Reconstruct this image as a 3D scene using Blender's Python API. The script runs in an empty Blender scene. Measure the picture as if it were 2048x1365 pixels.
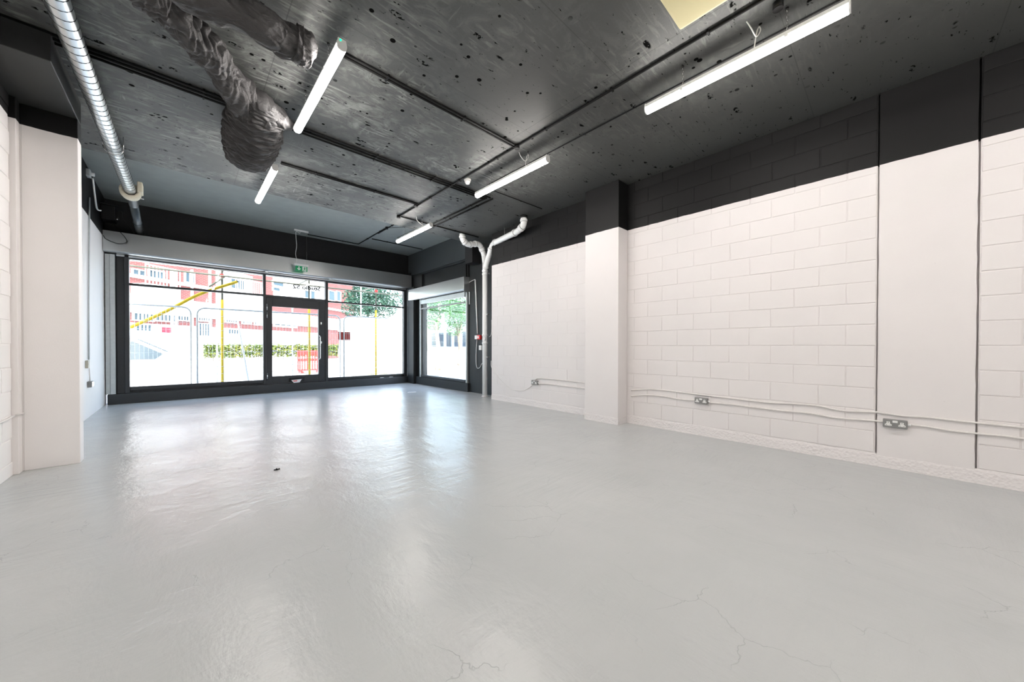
import bpy, bmesh, math, random
import numpy as np
from mathutils import Vector, Matrix, noise

# ------------------------------------------------------------------ camera
IMG_W, IMG_H = 2048, 1365
FOC, YAW, PITCH, ROLL = 705.0, 0.75091, -0.0084, 0.00167
PPX, PPY, CAM_H = 1024.0, 682.5 + 16.2, 1.248

def cam_rows():
    cy, sy = math.cos(YAW), math.sin(YAW)
    right = Vector((cy, -sy, 0)); fwd = Vector((sy, cy, 0)); up = Vector((0, 0, 1))
    f2 = fwd * math.cos(PITCH) + up * math.sin(PITCH)
    u2 = up * math.cos(PITCH) - fwd * math.sin(PITCH)
    r3 = right * math.cos(ROLL) + u2 * math.sin(ROLL)
    u3 = u2 * math.cos(ROLL) - right * math.sin(ROLL)
    return r3, u3, f2
RGT, UPV, FWD = cam_rows()
CAM = Vector((0, 0, CAM_H))

def ray(x, y):
    return RGT * ((x - PPX) / FOC) - UPV * ((y - PPY) / FOC) + FWD
def at(x, y, ax, val):
    """photo pixel -> point on the room plane  axis = val"""
    d = ray(x, y)
    return CAM + d * ((val - CAM[ax]) / d[ax])
def at_plane(x, y, p0, n):
    d = ray(x, y)
    return CAM + d * ((Vector(p0) - CAM).dot(n) / d.dot(n))

scn = bpy.context.scene
COL = scn.collection
cd = bpy.data.cameras.new('camera'); cam = bpy.data.objects.new('camera', cd); COL.objects.link(cam)
cd.sensor_width = 36.0; cd.lens = FOC / IMG_W * 36.0
cd.shift_y = 16.2 / IMG_W
cd.clip_start = 0.05; cd.clip_end = 500
Mx = Matrix.Identity(4)
for i, v in enumerate((RGT, UPV, -FWD)):
    for j in range(3): Mx[j][i] = v[j]
Mx.translation = CAM
cam.matrix_world = Mx
scn.camera = cam

# ------------------------------------------------------------------ world, sun, exposure
LIGHT_L = 76.0       # radiance of the LED diffusers
SKY_STR = 1.6
SUN_STR = 11.0
wd = bpy.data.worlds.new('world'); scn.world = wd; wd.use_nodes = True
wn = wd.node_tree; wn.nodes.clear()
wo = wn.nodes.new('ShaderNodeOutputWorld'); wb = wn.nodes.new('ShaderNodeBackground')
sk = wn.nodes.new('ShaderNodeTexSky'); sk.sky_type = 'NISHITA'; sk.sun_disc = False
sk.sun_elevation = math.radians(48); sk.sun_rotation = math.radians(200); sk.air_density = 1.0; sk.dust_density = 2.0
hs = wn.nodes.new('ShaderNodeHueSaturation'); hs.inputs['Saturation'].default_value = 0.75
wn.links.new(sk.outputs[0], hs.inputs['Color']); wn.links.new(hs.outputs[0], wb.inputs[0]); wb.inputs[1].default_value = SKY_STR
wn.links.new(wb.outputs[0], wo.inputs[0])
sl = bpy.data.lights.new('sun', 'SUN'); sun = bpy.data.objects.new('sun', sl); COL.objects.link(sun)
sl.energy = SUN_STR; sl.angle = math.radians(0.6); sl.color = (1.0, 0.95, 0.88)
sun.rotation_euler = Vector((0.35, 0.72, -0.95)).to_track_quat('-Z', 'Y').to_euler()
sun.location = (0, -10, 20)
vs = scn.view_settings
vs.view_transform = 'Standard'; vs.look = 'None'; vs.gamma = 1.0; vs.use_curve_mapping = False
vs.exposure = 0.0

random.seed(7)

# ------------------------------------------------------------------ node helpers / materials
class NT:
    def __init__(s, name):
        s.m = bpy.data.materials.new(name); s.m.use_nodes = True
        s.t = s.m.node_tree; s.t.nodes.clear()
        s.out = s.t.nodes.new('ShaderNodeOutputMaterial')
    def n(s, typ, **kw):
        nd = s.t.nodes.new(typ)
        for k, v in kw.items():
            if k.startswith('_'):
                nd.inputs[k[1:].replace('_', ' ')].default_value = v
            else: setattr(nd, k, v)
        return nd
    def l(s, a, b): s.t.links.new(a, b)
    def math(s, op, a, b=None, c=None, clamp=False):
        nd = s.t.nodes.new('ShaderNodeMath'); nd.operation = op; nd.use_clamp = clamp
        for i, v in enumerate((a, b, c)):
            if v is None: continue
            if isinstance(v, (int, float)): nd.inputs[i].default_value = v
            else: s.l(v, nd.inputs[i])
        return nd.outputs[0]
    def mix(s, f, a, b):
        nd = s.t.nodes.new('ShaderNodeMix'); nd.data_type = 'RGBA'
        for i, v in ((0, f), (6, a), (7, b)):
            if isinstance(v, (int, float)): nd.inputs[i].default_value = v
            elif isinstance(v, tuple): nd.inputs[i].default_value = (*v, 1) if len(v) == 3 else v
            else: s.l(v, nd.inputs[i])
        return nd.outputs[2]
    def pos(s): return s.n('ShaderNodeNewGeometry').outputs['Position']
    def mapped(s, scale=(1, 1, 1), rot=(0, 0, 0), loc=(0, 0, 0)):
        mp = s.n('ShaderNodeMapping'); s.l(s.pos(), mp.inputs[0])
        mp.inputs['Scale'].default_value = scale; mp.inputs['Rotation'].default_value = rot; mp.inputs['Location'].default_value = loc
        return mp.outputs[0]
    def noise(s, vec, scale, detail=4, rough=0.5, dist=0.0):
        nd = s.n('ShaderNodeTexNoise', _Scale=scale, _Detail=detail, _Roughness=rough, _Distortion=dist); s.l(vec, nd.inputs['Vector'])
        return nd.outputs['Fac']
    def voro(s, vec, scale, feature='F1', rnd=1.0):
        nd = s.n('ShaderNodeTexVoronoi', feature=feature, _Scale=scale, _Randomness=rnd); s.l(vec, nd.inputs['Vector'])
        return nd.outputs['Distance']
    def step(s, v, lo, hi, a=0.0, b=1.0):
        nd = s.n('ShaderNodeMapRange', clamp=True); s.l(v, nd.inputs[0])
        for i, x in enumerate((lo, hi, a, b)): nd.inputs[i + 1].default_value = x
        return nd.outputs[0]
    def bsdf(s, col, rough=0.5, metal=0.0, spec=0.5, bump=None, bstr=0.3, bdist=0.01, **kw):
        b = s.n('ShaderNodeBsdfPrincipled')
        def put(inp, v):
            if isinstance(v, tuple): b.inputs[inp].default_value = (*v, 1)
            elif isinstance(v, (int, float)): b.inputs[inp].default_value = v
            else: s.l(v, b.inputs[inp])
        put('Base Color', col); put('Roughness', rough); put('Metallic', metal); put('Specular IOR Level', spec)
        for k, v in kw.items(): put(k.replace('_', ' '), v)
        if bump is not None:
            bp = s.n('ShaderNodeBump', _Strength=bstr, _Distance=bdist); s.l(bump, bp.inputs['Height']); s.l(bp.outputs[0], b.inputs['Normal'])
        s.l(b.outputs[0], s.out.inputs[0])
        return b

def simple(name, col, rough=0.5, metal=0.0, spec=0.5, nscale=30, namt=0.06, bstr=0.05):
    t = NT(name); p = t.pos()
    nz = t.noise(p, nscale, 3)
    dark = tuple(c * (1 - namt) for c in col); lite = tuple(min(1, c * (1 + namt)) for c in col)
    t.bsdf(t.mix(nz, dark, lite), rough, metal, spec, bump=nz, bstr=bstr, bdist=0.003)
    return t.m

WHITE = (0.78, 0.748, 0.738); WHITE_L = (0.93, 0.895, 0.875); BLACK = (0.0055, 0.0055, 0.0057)
def paint_wall(name, zline, white=WHITE, black=BLACK, bump=0.25):
    t = NT(name); p = t.pos()
    sx = t.n('ShaderNodeSeparateXYZ'); t.l(p, sx.inputs[0])
    wob = t.math('MULTIPLY', t.math('SUBTRACT', t.noise(p, 9, 2), 0.5), 0.012)
    f = t.step(t.math('SUBTRACT', t.math('ADD', sx.outputs[2], wob), zline), -0.002, 0.002)
    fine = t.noise(p, 130, 3); big = t.noise(p, 2.2, 4)
    wc = t.mix(t.step(big, 0.3, 0.75), tuple(c * 0.97 for c in white), white)
    chips = t.step(t.noise(t.mapped((1, 1, 1), loc=(3, 1, 7)), 46, 2), 0.775, 0.79)
    wc = t.mix(t.math('MULTIPLY', chips, 0.35), wc, (0.45, 0.43, 0.41))
    bc = t.mix(fine, tuple(c * 0.8 for c in black), tuple(c * 1.25 for c in black))
    rough = t.step(f, 0, 1, 0.62, 0.55)
    t.bsdf(t.mix(f, wc, bc), rough, 0, t.step(f, 0, 1, 0.4, 0.25), bump=t.math('ADD', fine, t.math('MULTIPLY', big, 0.8)), bstr=bump, bdist=0.002)
    return t.m
M = {}
M['wall_r'] = paint_wall('paint_right', 3.135)
M['wall_l'] = paint_wall('paint_left', 3.425, WHITE_L)
M['wall_lf'] = paint_wall('paint_left_far', 3.515, WHITE_L)
M['black'] = simple('black_paint', BLACK, 0.45, spec=0.4, nscale=40, namt=0.25)
M['blackwall'] = simple('black_wall_paint', (0.016, 0.016, 0.017), 0.6, spec=0.25, nscale=20, namt=0.2)
M['bay'] = simple('dark_grey_paint', (0.017, 0.019, 0.0195), 0.5, spec=0.3, nscale=14, namt=0.2)
M['frame'] = simple('frame_charcoal', (0.026, 0.029, 0.032), 0.38, spec=0.5, nscale=60, namt=0.1)
M['galv'] = None
def galv(name, col, rough, scale=26):
    t = NT(name); p = t.pos()
    v = t.n('ShaderNodeTexVoronoi', _Scale=scale); t.l(p, v.inputs['Vector'])
    sp = t.n('ShaderNodeSeparateColor'); t.l(v.outputs['Color'], sp.inputs[0])
    big = t.noise(p, 1.6, 4)
    g = t.math('ADD', t.math('MULTIPLY', sp.outputs[0], 0.10), t.math('MULTIPLY', big, 0.90))
    c = t.mix(g, tuple(x * 0.92 for x in col), tuple(min(1, x * 1.06) for x in col))
    t.bsdf(c, rough, 1.0, 0.5)
    return t.m
M['galv'] = galv('galvanised_steel', (0.62, 0.64, 0.645), 0.32)
M['duct'] = galv('spiral_duct_steel', (0.70, 0.73, 0.73), 0.32, 40)
M['ductdark'] = galv('dark_duct_steel', (0.075, 0.085, 0.09), 0.45, 40)
M['rail'] = simple('guide_rail_grey', (0.55, 0.58, 0.58), 0.45, 0.4, nscale=18, namt=0.12)
M['pvc'] = simple('white_pvc', (0.91, 0.92, 0.91), 0.3, spec=0.5, nscale=20, namt=0.02)
M['whiteplastic'] = simple('white_plastic', (0.82, 0.82, 0.80), 0.35, nscale=40, namt=0.02)
M['cablewhite'] = simple('painted_cable', (0.78, 0.75, 0.725), 0.5, nscale=40, namt=0.03)
M['cableblack'] = simple('black_cable', (0.006, 0.006, 0.006), 0.65, spec=0.2)
M['greymetal'] = simple('grey_metalclad', (0.26, 0.26, 0.255), 0.4, 0.3, nscale=60, namt=0.1)
M['cream'] = simple('cream_plastic', (0.74, 0.66, 0.36), 0.45, nscale=10, namt=0.03)
M['creamdark'] = simple('cream_slot_dark', (0.10, 0.085, 0.05), 0.6)
M['foam'] = simple('cream_foam', (0.72, 0.66, 0.52), 0.8, nscale=60, namt=0.15, bstr=0.4)
M['steel'] = simple('brushed_steel', (0.72, 0.72, 0.72), 0.25, 1.0, nscale=90, namt=0.04)
M['red'] = simple('red_plastic', (0.70, 0.03, 0.03), 0.4)
M['green'] = simple('sign_green', (0.0, 0.36, 0.13), 0.4, nscale=10, namt=0.02)
M['signwhite'] = simple('sign_white', (0.86, 0.88, 0.86), 0.4, nscale=10, namt=0.02)
M['vinyl'] = simple('black_vinyl', (0.02, 0.02, 0.022), 0.5)
M['paper'] = simple('paper', (0.82, 0.80, 0.80), 0.7)
M['paperred'] = simple('red_print', (0.62, 0.08, 0.08), 0.7)
M['yellow'] = simple('yellow_foam', (0.62, 0.42, 0.012), 0.6, nscale=30, namt=0.05)
M['scaff'] = simple('scaffold_tube', (0.11, 0.11, 0.085), 0.6, 0.1, nscale=20, namt=0.25)
M['scaffwhite'] = simple('pale_scaffold_tube', (0.80, 0.80, 0.80), 0.5, 0.1, nscale=20, namt=0.08)  # glare on the rear scaffold tubes put into the colour as near-white
M['fence'] = simple('fence_galvanised', (0.70, 0.72, 0.73), 0.45, 0.3, nscale=20, namt=0.1)
M['pave'] = simple('pavement_concrete', (0.62, 0.62, 0.61), 0.8, nscale=3, namt=0.12, bstr=0.2)
M['sheet'] = simple('white_sheeting', (0.80, 0.80, 0.78), 0.6, nscale=2.5, namt=0.05, bstr=0.3)
M['carpaint'] = simple('white_car_paint', (0.80, 0.80, 0.80), 0.25, nscale=3, namt=0.02)
M['carglass'] = simple('car_glass', (0.07, 0.09, 0.105), 0.1, nscale=3, namt=0.1)
M['tyre'] = simple('tyre_rubber', (0.03, 0.03, 0.03), 0.8)
M['barrier'] = simple('red_barrier_plastic', (0.42, 0.025, 0.02), 0.5, nscale=8, namt=0.08)
M['render'] = simple('white_render', (0.80, 0.80, 0.80), 0.7, nscale=4, namt=0.04)
M['pane'] = simple('far_window_glass', (0.03, 0.055, 0.075), 0.12, nscale=1.2, namt=0.35)
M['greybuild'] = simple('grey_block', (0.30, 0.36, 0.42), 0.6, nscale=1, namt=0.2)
M['bark'] = simple('bark', (0.20, 0.16, 0.12), 0.9, nscale=25, namt=0.3, bstr=0.5)
M['redcar'] = simple('red_paintwork', (0.34, 0.02, 0.04), 0.3)

def leafmat(name, a, b):
    t = NT(name); g = t.n('ShaderNodeObjectInfo'); p = t.pos()
    nz = t.noise(p, 2.5, 3); c = t.mix(t.step(nz, 0.3, 0.7), a, b)
    t.bsdf(c, 0.6, 0, 0.3)
    return t.m
M['leaf'] = leafmat('tree_leaf', (0.018, 0.055, 0.038), (0.04, 0.10, 0.065))
M['leaf2'] = leafmat('tree_leaf_bright', (0.035, 0.12, 0.04), (0.09, 0.21, 0.07))
M['hedge'] = leafmat('hedge_leaf', (0.05, 0.10, 0.015), (0.17, 0.17, 0.03))

def brickmat():
    t = NT('red_brick_far'); tc = t.n('ShaderNodeTexCoord')
    mp = t.n('ShaderNodeMapping'); t.l(tc.outputs['Object'], mp.inputs[0]); mp.inputs['Rotation'].default_value = (math.pi / 2, 0, 0)
    b = t.n('ShaderNodeTexBrick', _Scale=1.0, _Mortar_Size=0.012, _Brick_Width=0.225, _Row_Height=0.075)
    b.inputs['Color1'].default_value = (0.15, 0.040, 0.037, 1); b.inputs['Color2'].default_value = (0.18, 0.054, 0.048, 1)
    b.inputs['Mortar'].default_value = (0.22, 0.12, 0.115, 1)
    t.l(mp.outputs[0], b.inputs['Vector'])
    t.bsdf(b.outputs['Color'], 0.8, 0, 0.2)
    return t.m
M['brick'] = brickmat()

def glassmat(name, tint=(0.96, 0.985, 0.975)):
    t = NT(name)
    tr = t.n('ShaderNodeBsdfTransparent'); tr.inputs[0].default_value = (*tint, 1)
    gl = t.n('ShaderNodeBsdfGlossy'); gl.inputs['Roughness'].default_value = 0.02
    nz = t.noise(t.pos(), 1.5, 2)
    bp = t.n('ShaderNodeBump', _Strength=0.02, _Distance=0.01); t.l(nz, bp.inputs['Height']); t.l(bp.outputs[0], gl.inputs['Normal'])
    fr = t.n('ShaderNodeFresnel', _IOR=1.45)
    mx = t.n('ShaderNodeMixShader'); bf = t.n('ShaderNodeNewGeometry'); t.l(t.math('MULTIPLY', fr.outputs[0], t.math('SUBTRACT', 1.0, bf.outputs['Backfacing'])), mx.inputs[0]); t.l(tr.outputs[0], mx.inputs[1]); t.l(gl.outputs[0], mx.inputs[2])
    t.l(mx.outputs[0], t.out.inputs[0])
    return t.m
M['glass'] = glassmat('window_glass')

def emis(name, col, strength):
    t = NT(name); nz = t.noise(t.pos(), 3, 1)
    e = t.n('ShaderNodeEmission'); t.l(t.mix(nz, col, tuple(min(1, c * 1.03) for c in col)), e.inputs[0]); e.inputs[1].default_value = strength
    t.l(e.outputs[0], t.out.inputs[0])
    return t.m
M['led'] = emis('led_diffuser', (1.0, 0.93, 0.89), LIGHT_L)
M['ledgreen'] = emis('green_indicator', (0.0, 0.9, 0.35), 3.0)

def floormat():
    t = NT('grey_floor_paint'); p = t.pos()
    big = t.noise(p, 0.9, 5, 0.55); mid = t.noise(t.mapped((1.0, 0.45, 1), rot=(0, 0, 0.5)), 5, 5, 0.6, 0.3); fine = t.noise(p, 45, 4, 0.6)
    ridg = t.voro(t.mapped((1, 0.6, 1), rot=(0, 0, 0.9)), 1.7, 'DISTANCE_TO_EDGE')
    nv = t.n('ShaderNodeTexNoise', _Scale=2.2, _Detail=5.0, _Roughness=0.6); t.l(p, nv.inputs['Vector'])
    vm = t.n('ShaderNodeVectorMath', operation='MULTIPLY_ADD'); t.l(nv.outputs['Color'], vm.inputs[0]); vm.inputs[1].default_value = (0.45, 0.45, 0); t.l(p, vm.inputs[2])
    cv = t.n('ShaderNodeTexVoronoi', feature='DISTANCE_TO_EDGE', voronoi_dimensions='2D', _Scale=2.1); t.l(vm.outputs[0], cv.inputs['Vector'])
    crack = t.math('MULTIPLY', t.step(cv.outputs['Distance'], 0.001, 0.007, 1, 0), t.step(t.noise(t.mapped(loc=(5, 2, 0)), 1.7, 3), 0.53, 0.60))
    base = t.mix(t.step(big, 0.25, 0.75), (0.465, 0.485, 0.48), (0.52, 0.535, 0.53))
    spots = t.step(t.voro(p, 2.3), 0.0, 0.022, 1, 0)
    c = t.mix(t.math('MULTIPLY', crack, 0.20), base, (0.17, 0.17, 0.165))
    c = t.mix(t.math('MULTIPLY', spots, 0.5), c, (0.1, 0.1, 0.1))
    h = t.math('ADD', t.math('MULTIPLY', mid, 1.0), t.math('MULTIPLY', fine, 0.10))
    strk = t.noise(t.mapped((0.35, 2.4, 1), rot=(0, 0, -0.25)), 6, 5, 0.62, 0.3)
    h = t.math('ADD', h, t.math('MULTIPLY', t.math('MULTIPLY', strk, 0.9), t.step(t.noise(p, 0.8, 2), 0.42, 0.6)))
    h = t.math('ADD', h, t.math('MULTIPLY', crack, -0.12))
    h = t.math('ADD', h, t.math('MULTIPLY', big, 1.5))
    t.bsdf(c, 0.255, 0, 0.5, bump=h, bstr=0.6, bdist=0.014)
    return t.m
M['floor'] = floormat()

def ceilmat():
    t = NT('black_slab_ceiling'); p = t.pos()
    sx = t.n('ShaderNodeSeparateXYZ'); t.l(p, sx.inputs[0])
    big = t.noise(p, 1.1, 4); fine = t.noise(p, 60, 3)
    zone = t.math('MULTIPLY', t.math('MULTIPLY', t.step(t.noise(p, 0.55, 3), 0.33, 0.55), t.step(sx.outputs[1], 1.5, 4.2, 0.35, 1.0)), t.step(sx.outputs[0], 4.7, 3.3, 0.12, 1.0))
    # dark paint spots, dark gouges, pale scrapes
    spv = t.n('ShaderNodeTexVoronoi', _Scale=6.0); t.l(t.mapped((1, 1, 0)), spv.inputs['Vector'])
    spc = t.n('ShaderNodeSeparateColor'); t.l(spv.outputs['Color'], spc.inputs[0])
    d1 = t.step(t.math('SUBTRACT', spv.outputs['Distance'], t.math('MULTIPLY', spc.outputs[0], 0.07)), 0.065, 0.085, 1, 0)
    d1 = t.math('MULTIPLY', d1, t.step(spc.outputs[1], 0.12, 0.13))
    m1 = t.math('MULTIPLY', t.step(t.noise(p, 1.3, 2), 0.37, 0.43), t.step(sx.outputs[0], 4.9, 4.0))
    d2 = t.step(t.voro(t.mapped((1.0, 2.8, 0), rot=(0, 0, 0.6), loc=(1, 2, 0)), 2.3), 0.13, 0.17, 1, 0)
    rag = t.step(t.noise(p, 30, 3), 0.47, 0.53)
    d2 = t.math('MULTIPLY', d2, rag)
    d3 = t.math('MULTIPLY', t.step(t.noise(t.mapped((1, 3.4, 0), rot=(0, 0, -0.25)), 8.5, 4, 0.7), 0.63, 0.645), rag)
    dark = t.math('MAXIMUM', t.math('MULTIPLY', d1, m1), t.math('MAXIMUM', d2, d3))
    wisp = t.step(t.noise(t.mapped((1, 1.5, 0), rot=(0, 0, 0.25)), 3.4, 9, 0.70, 1.6), 0.46, 0.66)
    patch = t.step(t.noise(t.mapped((1, 1, 0), loc=(4, 9, 0)), 2.1, 3, 0.6, 0.8), 0.38, 0.56)
    sa = t.math('MULTIPLY', t.step(t.noise(t.mapped((0.5, 3.6, 0), rot=(0, 0, 0.14)), 8, 4, 0.6, 0.5), 0.53, 0.63), t.step(t.noise(t.mapped((1, 1, 0), loc=(2, 3, 0)), 1.5, 3), 0.45, 0.54))
    sb = t.math('MULTIPLY', t.step(t.noise(t.mapped((3.2, 0.5, 0), rot=(0, 0, 0.62)), 7, 4, 0.6, 0.5), 0.58, 0.68), t.step(t.noise(t.mapped((1, 1, 0), loc=(7, 1, 0)), 1.7, 3), 0.54, 0.62))
    pale = t.math('MULTIPLY', t.math('MAXIMUM', t.math('MAXIMUM', sa, sb), t.math('MULTIPLY', t.math('MULTIPLY', wisp, patch), 0.9)), zone)
    base = t.mix(big, (0.050, 0.052, 0.051), (0.080, 0.084, 0.081))
    c = t.mix(t.math('MULTIPLY', pale, 0.85), base, (0.26, 0.27, 0.255))
    c = t.mix(dark, c, (0.006, 0.006, 0.006))
    # slab board joints
    jy = t.step(t.math('ABSOLUTE', t.math('SUBTRACT', t.math('FRACT', t.math('DIVIDE', sx.outputs[1], 1.22)), 0.5)), 0.0, 0.004, 1, 0)
    jx = t.step(t.math('ABSOLUTE', t.math('SUBTRACT', t.math('FRACT', t.math('DIVIDE', t.math('ADD', sx.outputs[0], 0.6), 2.44)), 0.5)), 0.0, 0.0025, 1, 0)
    c = t.mix(t.math('MULTIPLY', t.math('MAXIMUM', jx, jy), 0.55), c, (0.012, 0.012, 0.012))
    h = t.math('ADD', t.math('MULTIPLY', fine, 0.25), t.math('SUBTRACT', t.math('MULTIPLY', pale, 0.3), t.math('MULTIPLY', dark, 0.8)))
    t.bsdf(c, t.step(pale, 0, 1, 0.52, 0.65), 0, t.step(dark, 0, 1, 0.30, 0.0), bump=h, bstr=0.5, bdist=0.006)
    return t.m
M['ceil'] = ceilmat()
M['bulk'] = simple('bulkhead_black', (0.035, 0.037, 0.037), 0.5, spec=0.35, nscale=5, namt=0.12)
M['ceil2'] = simple('smooth_dark_ceiling', (0.25, 0.27, 0.258), 0.6, spec=0.45, nscale=5, namt=0.12)

def fabricmat():
    t = NT('black_fabric'); p = t.pos()
    w = t.n('ShaderNodeTexWave', _Scale=320.0, _Distortion=0.5); t.l(p, w.inputs['Vector'])
    nz = t.noise(p, 9, 4)
    t.bsdf(t.mix(nz, (0.036, 0.035, 0.035), (0.062, 0.060, 0.060)), 0.62, 0, 0.35, bump=t.math('ADD', t.math('MULTIPLY', nz, 0.5), t.noise(t.mapped((5, 26, 9), rot=(0, 0, 0.3)), 1.6, 3, 0.6, 1.2)), bstr=0.6, bdist=0.02)
    return t.m
M['fabric'] = fabricmat()

def mortarmat():
    t = NT('rough_painted_mortar'); p = t.pos()
    a = t.noise(p, 28, 5, 0.65); b = t.voro(p, 40)
    pit = t.step(t.noise(p, 60, 2), 0.70, 0.74)
    t.bsdf(t.mix(t.math('MULTIPLY', pit, 0.4), WHITE, (0.42, 0.40, 0.37)), 0.7, 0, 0.3, bump=t.math('ADD', a, b), bstr=0.35, bdist=0.015)
    return t.m
M['mortar'] = mortarmat()

# ------------------------------------------------------------------ mesh building
class MB:
    def __init__(s): s.v = []; s.f = []; s.sm = []
    def add(s, vs, fs, smooth=False):
        o = len(s.v); s.v += [Vector(p) for p in vs]; s.f += [tuple(i + o for i in f) for f in fs]; s.sm += [smooth] * len(fs)
        return s
    def box(s, a, b):
        x0, x1 = sorted((a[0], b[0])); y0, y1 = sorted((a[1], b[1])); z0, z1 = sorted((a[2], b[2]))
        return s.add([(x0, y0, z0), (x1, y0, z0), (x1, y1, z0), (x0, y1, z0), (x0, y0, z1), (x1, y0, z1), (x1, y1, z1), (x0, y1, z1)],
                     [(0, 3, 2, 1), (4, 5, 6, 7), (0, 1, 5, 4), (1, 2, 6, 5), (2, 3, 7, 6), (3, 0, 4, 7)])
    def obox(s, c, ex, ey, ez):
        c, ex, ey, ez = map(Vector, (c, ex, ey, ez)); vs = []
        for k in (-1, 1):
            for i, j in ((-1, -1), (1, -1), (1, 1), (-1, 1)): vs.append(c + ex * i + ey * j + ez * k)
        return s.add(vs, [(0, 3, 2, 1), (4, 5, 6, 7), (0, 1, 5, 4), (1, 2, 6, 5), (2, 3, 7, 6), (3, 0, 4, 7)])
    def prism(s, poly, d):
        d = Vector(d); n = len(poly); P = [Vector(p) for p in poly]
        vs = P + [p + d for p in P]
        fs = [tuple(range(n - 1, -1, -1)), tuple(range(n, 2 * n))] + [(i, (i + 1) % n, n + (i + 1) % n, n + i) for i in range(n)]
        return s.add(vs, fs)
    def tube(s, path, r, n=10, cap=True, smooth=True):
        P = [Vector(p) for p in path]; m = len(P); R = r if isinstance(r, (list, tuple)) else [r] * m
        T = []
        for i in range(m):
            a = P[max(0, i - 1)]; b = P[min(m - 1, i + 1)]; t = (b - a)
            T.append(t.normalized() if t.length > 1e-9 else Vector((0, 0, 1)))
        up = Vector((0, 0, 1)) if abs(T[0].z) < 0.9 else Vector((1, 0, 0))
        u = T[0].cross(up).normalized(); vs = []
        for i in range(m):
            u = (u - T[i] * u.dot(T[i])).normalized(); w = T[i].cross(u)
            for k in range(n):
                a = 2 * math.pi * k / n; vs.append(P[i] + (u * math.cos(a) + w * math.sin(a)) * R[i])
        fs = [(i * n + k, i * n + (k + 1) % n, (i + 1) * n + (k + 1) % n, (i + 1) * n + k) for i in range(m - 1) for k in range(n)]
        s.add(vs, fs, smooth)
        if cap:
            o = len(s.v) - len(vs)
            s.f += [tuple(o + k for k in range(n - 1, -1, -1)), tuple(o + (m - 1) * n + k for k in range(n))]; s.sm += [False, False]
        return s
    def cyl(s, a, b, r, n=16): return s.tube([a, b], r, n)
    def lathe(s, c, axis, prof, n=24, smooth=True):
        c = Vector(c); ax = Vector(axis).normalized()
        up = Vector((0, 0, 1)) if abs(ax.z) < 0.9 else Vector((1, 0, 0)); u = ax.cross(up).normalized(); w = ax.cross(u)
        m = len(prof); vs = []
        for h, r in prof:
            for k in range(n):
                a = 2 * math.pi * k / n; vs.append(c + ax * h + (u * math.cos(a) + w * math.sin(a)) * max(r, 1e-4))
        fs = [(i * n + k, i * n + (k + 1) % n, (i + 1) * n + (k + 1) % n, (i + 1) * n + k) for i in range(m - 1) for k in range(n)]
        o = len(s.v); s.add(vs, fs, smooth)
        s.f += [tuple(o + k for k in range(n - 1, -1, -1)), tuple(o + (m - 1) * n + k for k in range(n))]; s.sm += [False, False]
        return s
    def mesh(s, name, off=Vector((0, 0, 0)), bevel=0.0, seg=1):
        me = bpy.data.meshes.new(name)
        me.from_pydata([tuple(p - off) for p in s.v], [], s.f); me.update()
        bm = bmesh.new(); bm.from_mesh(me)
        for f, sm in zip(bm.faces, s.sm): f.smooth = sm
        if bevel > 0:
            es = [e for e in bm.edges if len(e.link_faces) == 2 and e.calc_face_angle(0) > 0.6]
            bmesh.ops.bevel(bm, geom=es, offset=bevel, segments=seg, affect='EDGES', profile=0.6)
        bmesh.ops.recalc_face_normals(bm, faces=bm.faces)
        bm.to_mesh(me); bm.free()
        return me

def world_off(parent):
    off = Vector((0, 0, 0)); p = parent
    while p: off = off + p.location; p = p.parent
    return off
def link(name, me, mat, parent=None, loc=None):
    o = bpy.data.objects.new(name, me); COL.objects.link(o)
    if me is not None and mat is not None and not me.materials: me.materials.append(mat)
    o.parent = parent
    if loc is not None: o.location = loc
    return o
def part(name, mb, mat, parent, bevel=0.0, seg=1, label=None):
    o = link(name, mb.mesh(name, world_off(parent), bevel, seg), mat, parent)
    if label: o['label'] = label
    return o
def tag(o, label, cat=None, group=None, kind=None):
    o['label'] = label
    if cat: o['category'] = cat
    if group: o['group'] = group
    if kind: o['kind'] = kind
    return o
def thing(name, loc, label, cat, group=None):
    o = bpy.data.objects.new(name, None); COL.objects.link(o); o.empty_display_size = 0.1; o.location = loc
    return tag(o, label, cat, group)
def solo(name, mb, mat, label, cat, group=None, bevel=0.0, seg=1):
    lo = [min(p[i] for p in mb.v) for i in range(3)]; hi = [max(p[i] for p in mb.v) for i in range(3)]
    off = Vector(((lo[0] + hi[0]) / 2, (lo[1] + hi[1]) / 2, lo[2]))
    o = link(name, mb.mesh(name, off, bevel, seg), mat, None, off)
    return tag(o, label, cat, group)
def struct(name, mb, mat, label, bevel=0.0, seg=1):
    lo = [min(p[i] for p in mb.v) for i in range(3)]; hi = [max(p[i] for p in mb.v) for i in range(3)]
    off = Vector(((lo[0] + hi[0]) / 2, (lo[1] + hi[1]) / 2, lo[2]))
    o = link(name, mb.mesh(name, off, bevel, seg), mat, None, off)
    return tag(o, label, None, None, 'structure')
def sthing(name, loc, label):
    o = bpy.data.objects.new(name, None); COL.objects.link(o); o.empty_display_size = 0.1; o.location = loc
    return tag(o, label, None, None, 'structure')
def elbowed(pts, rad=0.07, n=7):
    P = [Vector(p) for p in pts]; out = [P[0]]
    for i in range(1, len(P) - 1):
        a, b, c = P[i - 1], P[i], P[i + 1]; r = min(rad, (a - b).length * 0.45, (c - b).length * 0.45)
        p0 = b + (a - b).normalized() * r; p1 = b + (c - b).normalized() * r
        for k in range(n + 1):
            t = k / n; out.append(p0.lerp(b, t).lerp(b.lerp(p1, t), t))
    out.append(P[-1]); return out
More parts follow.
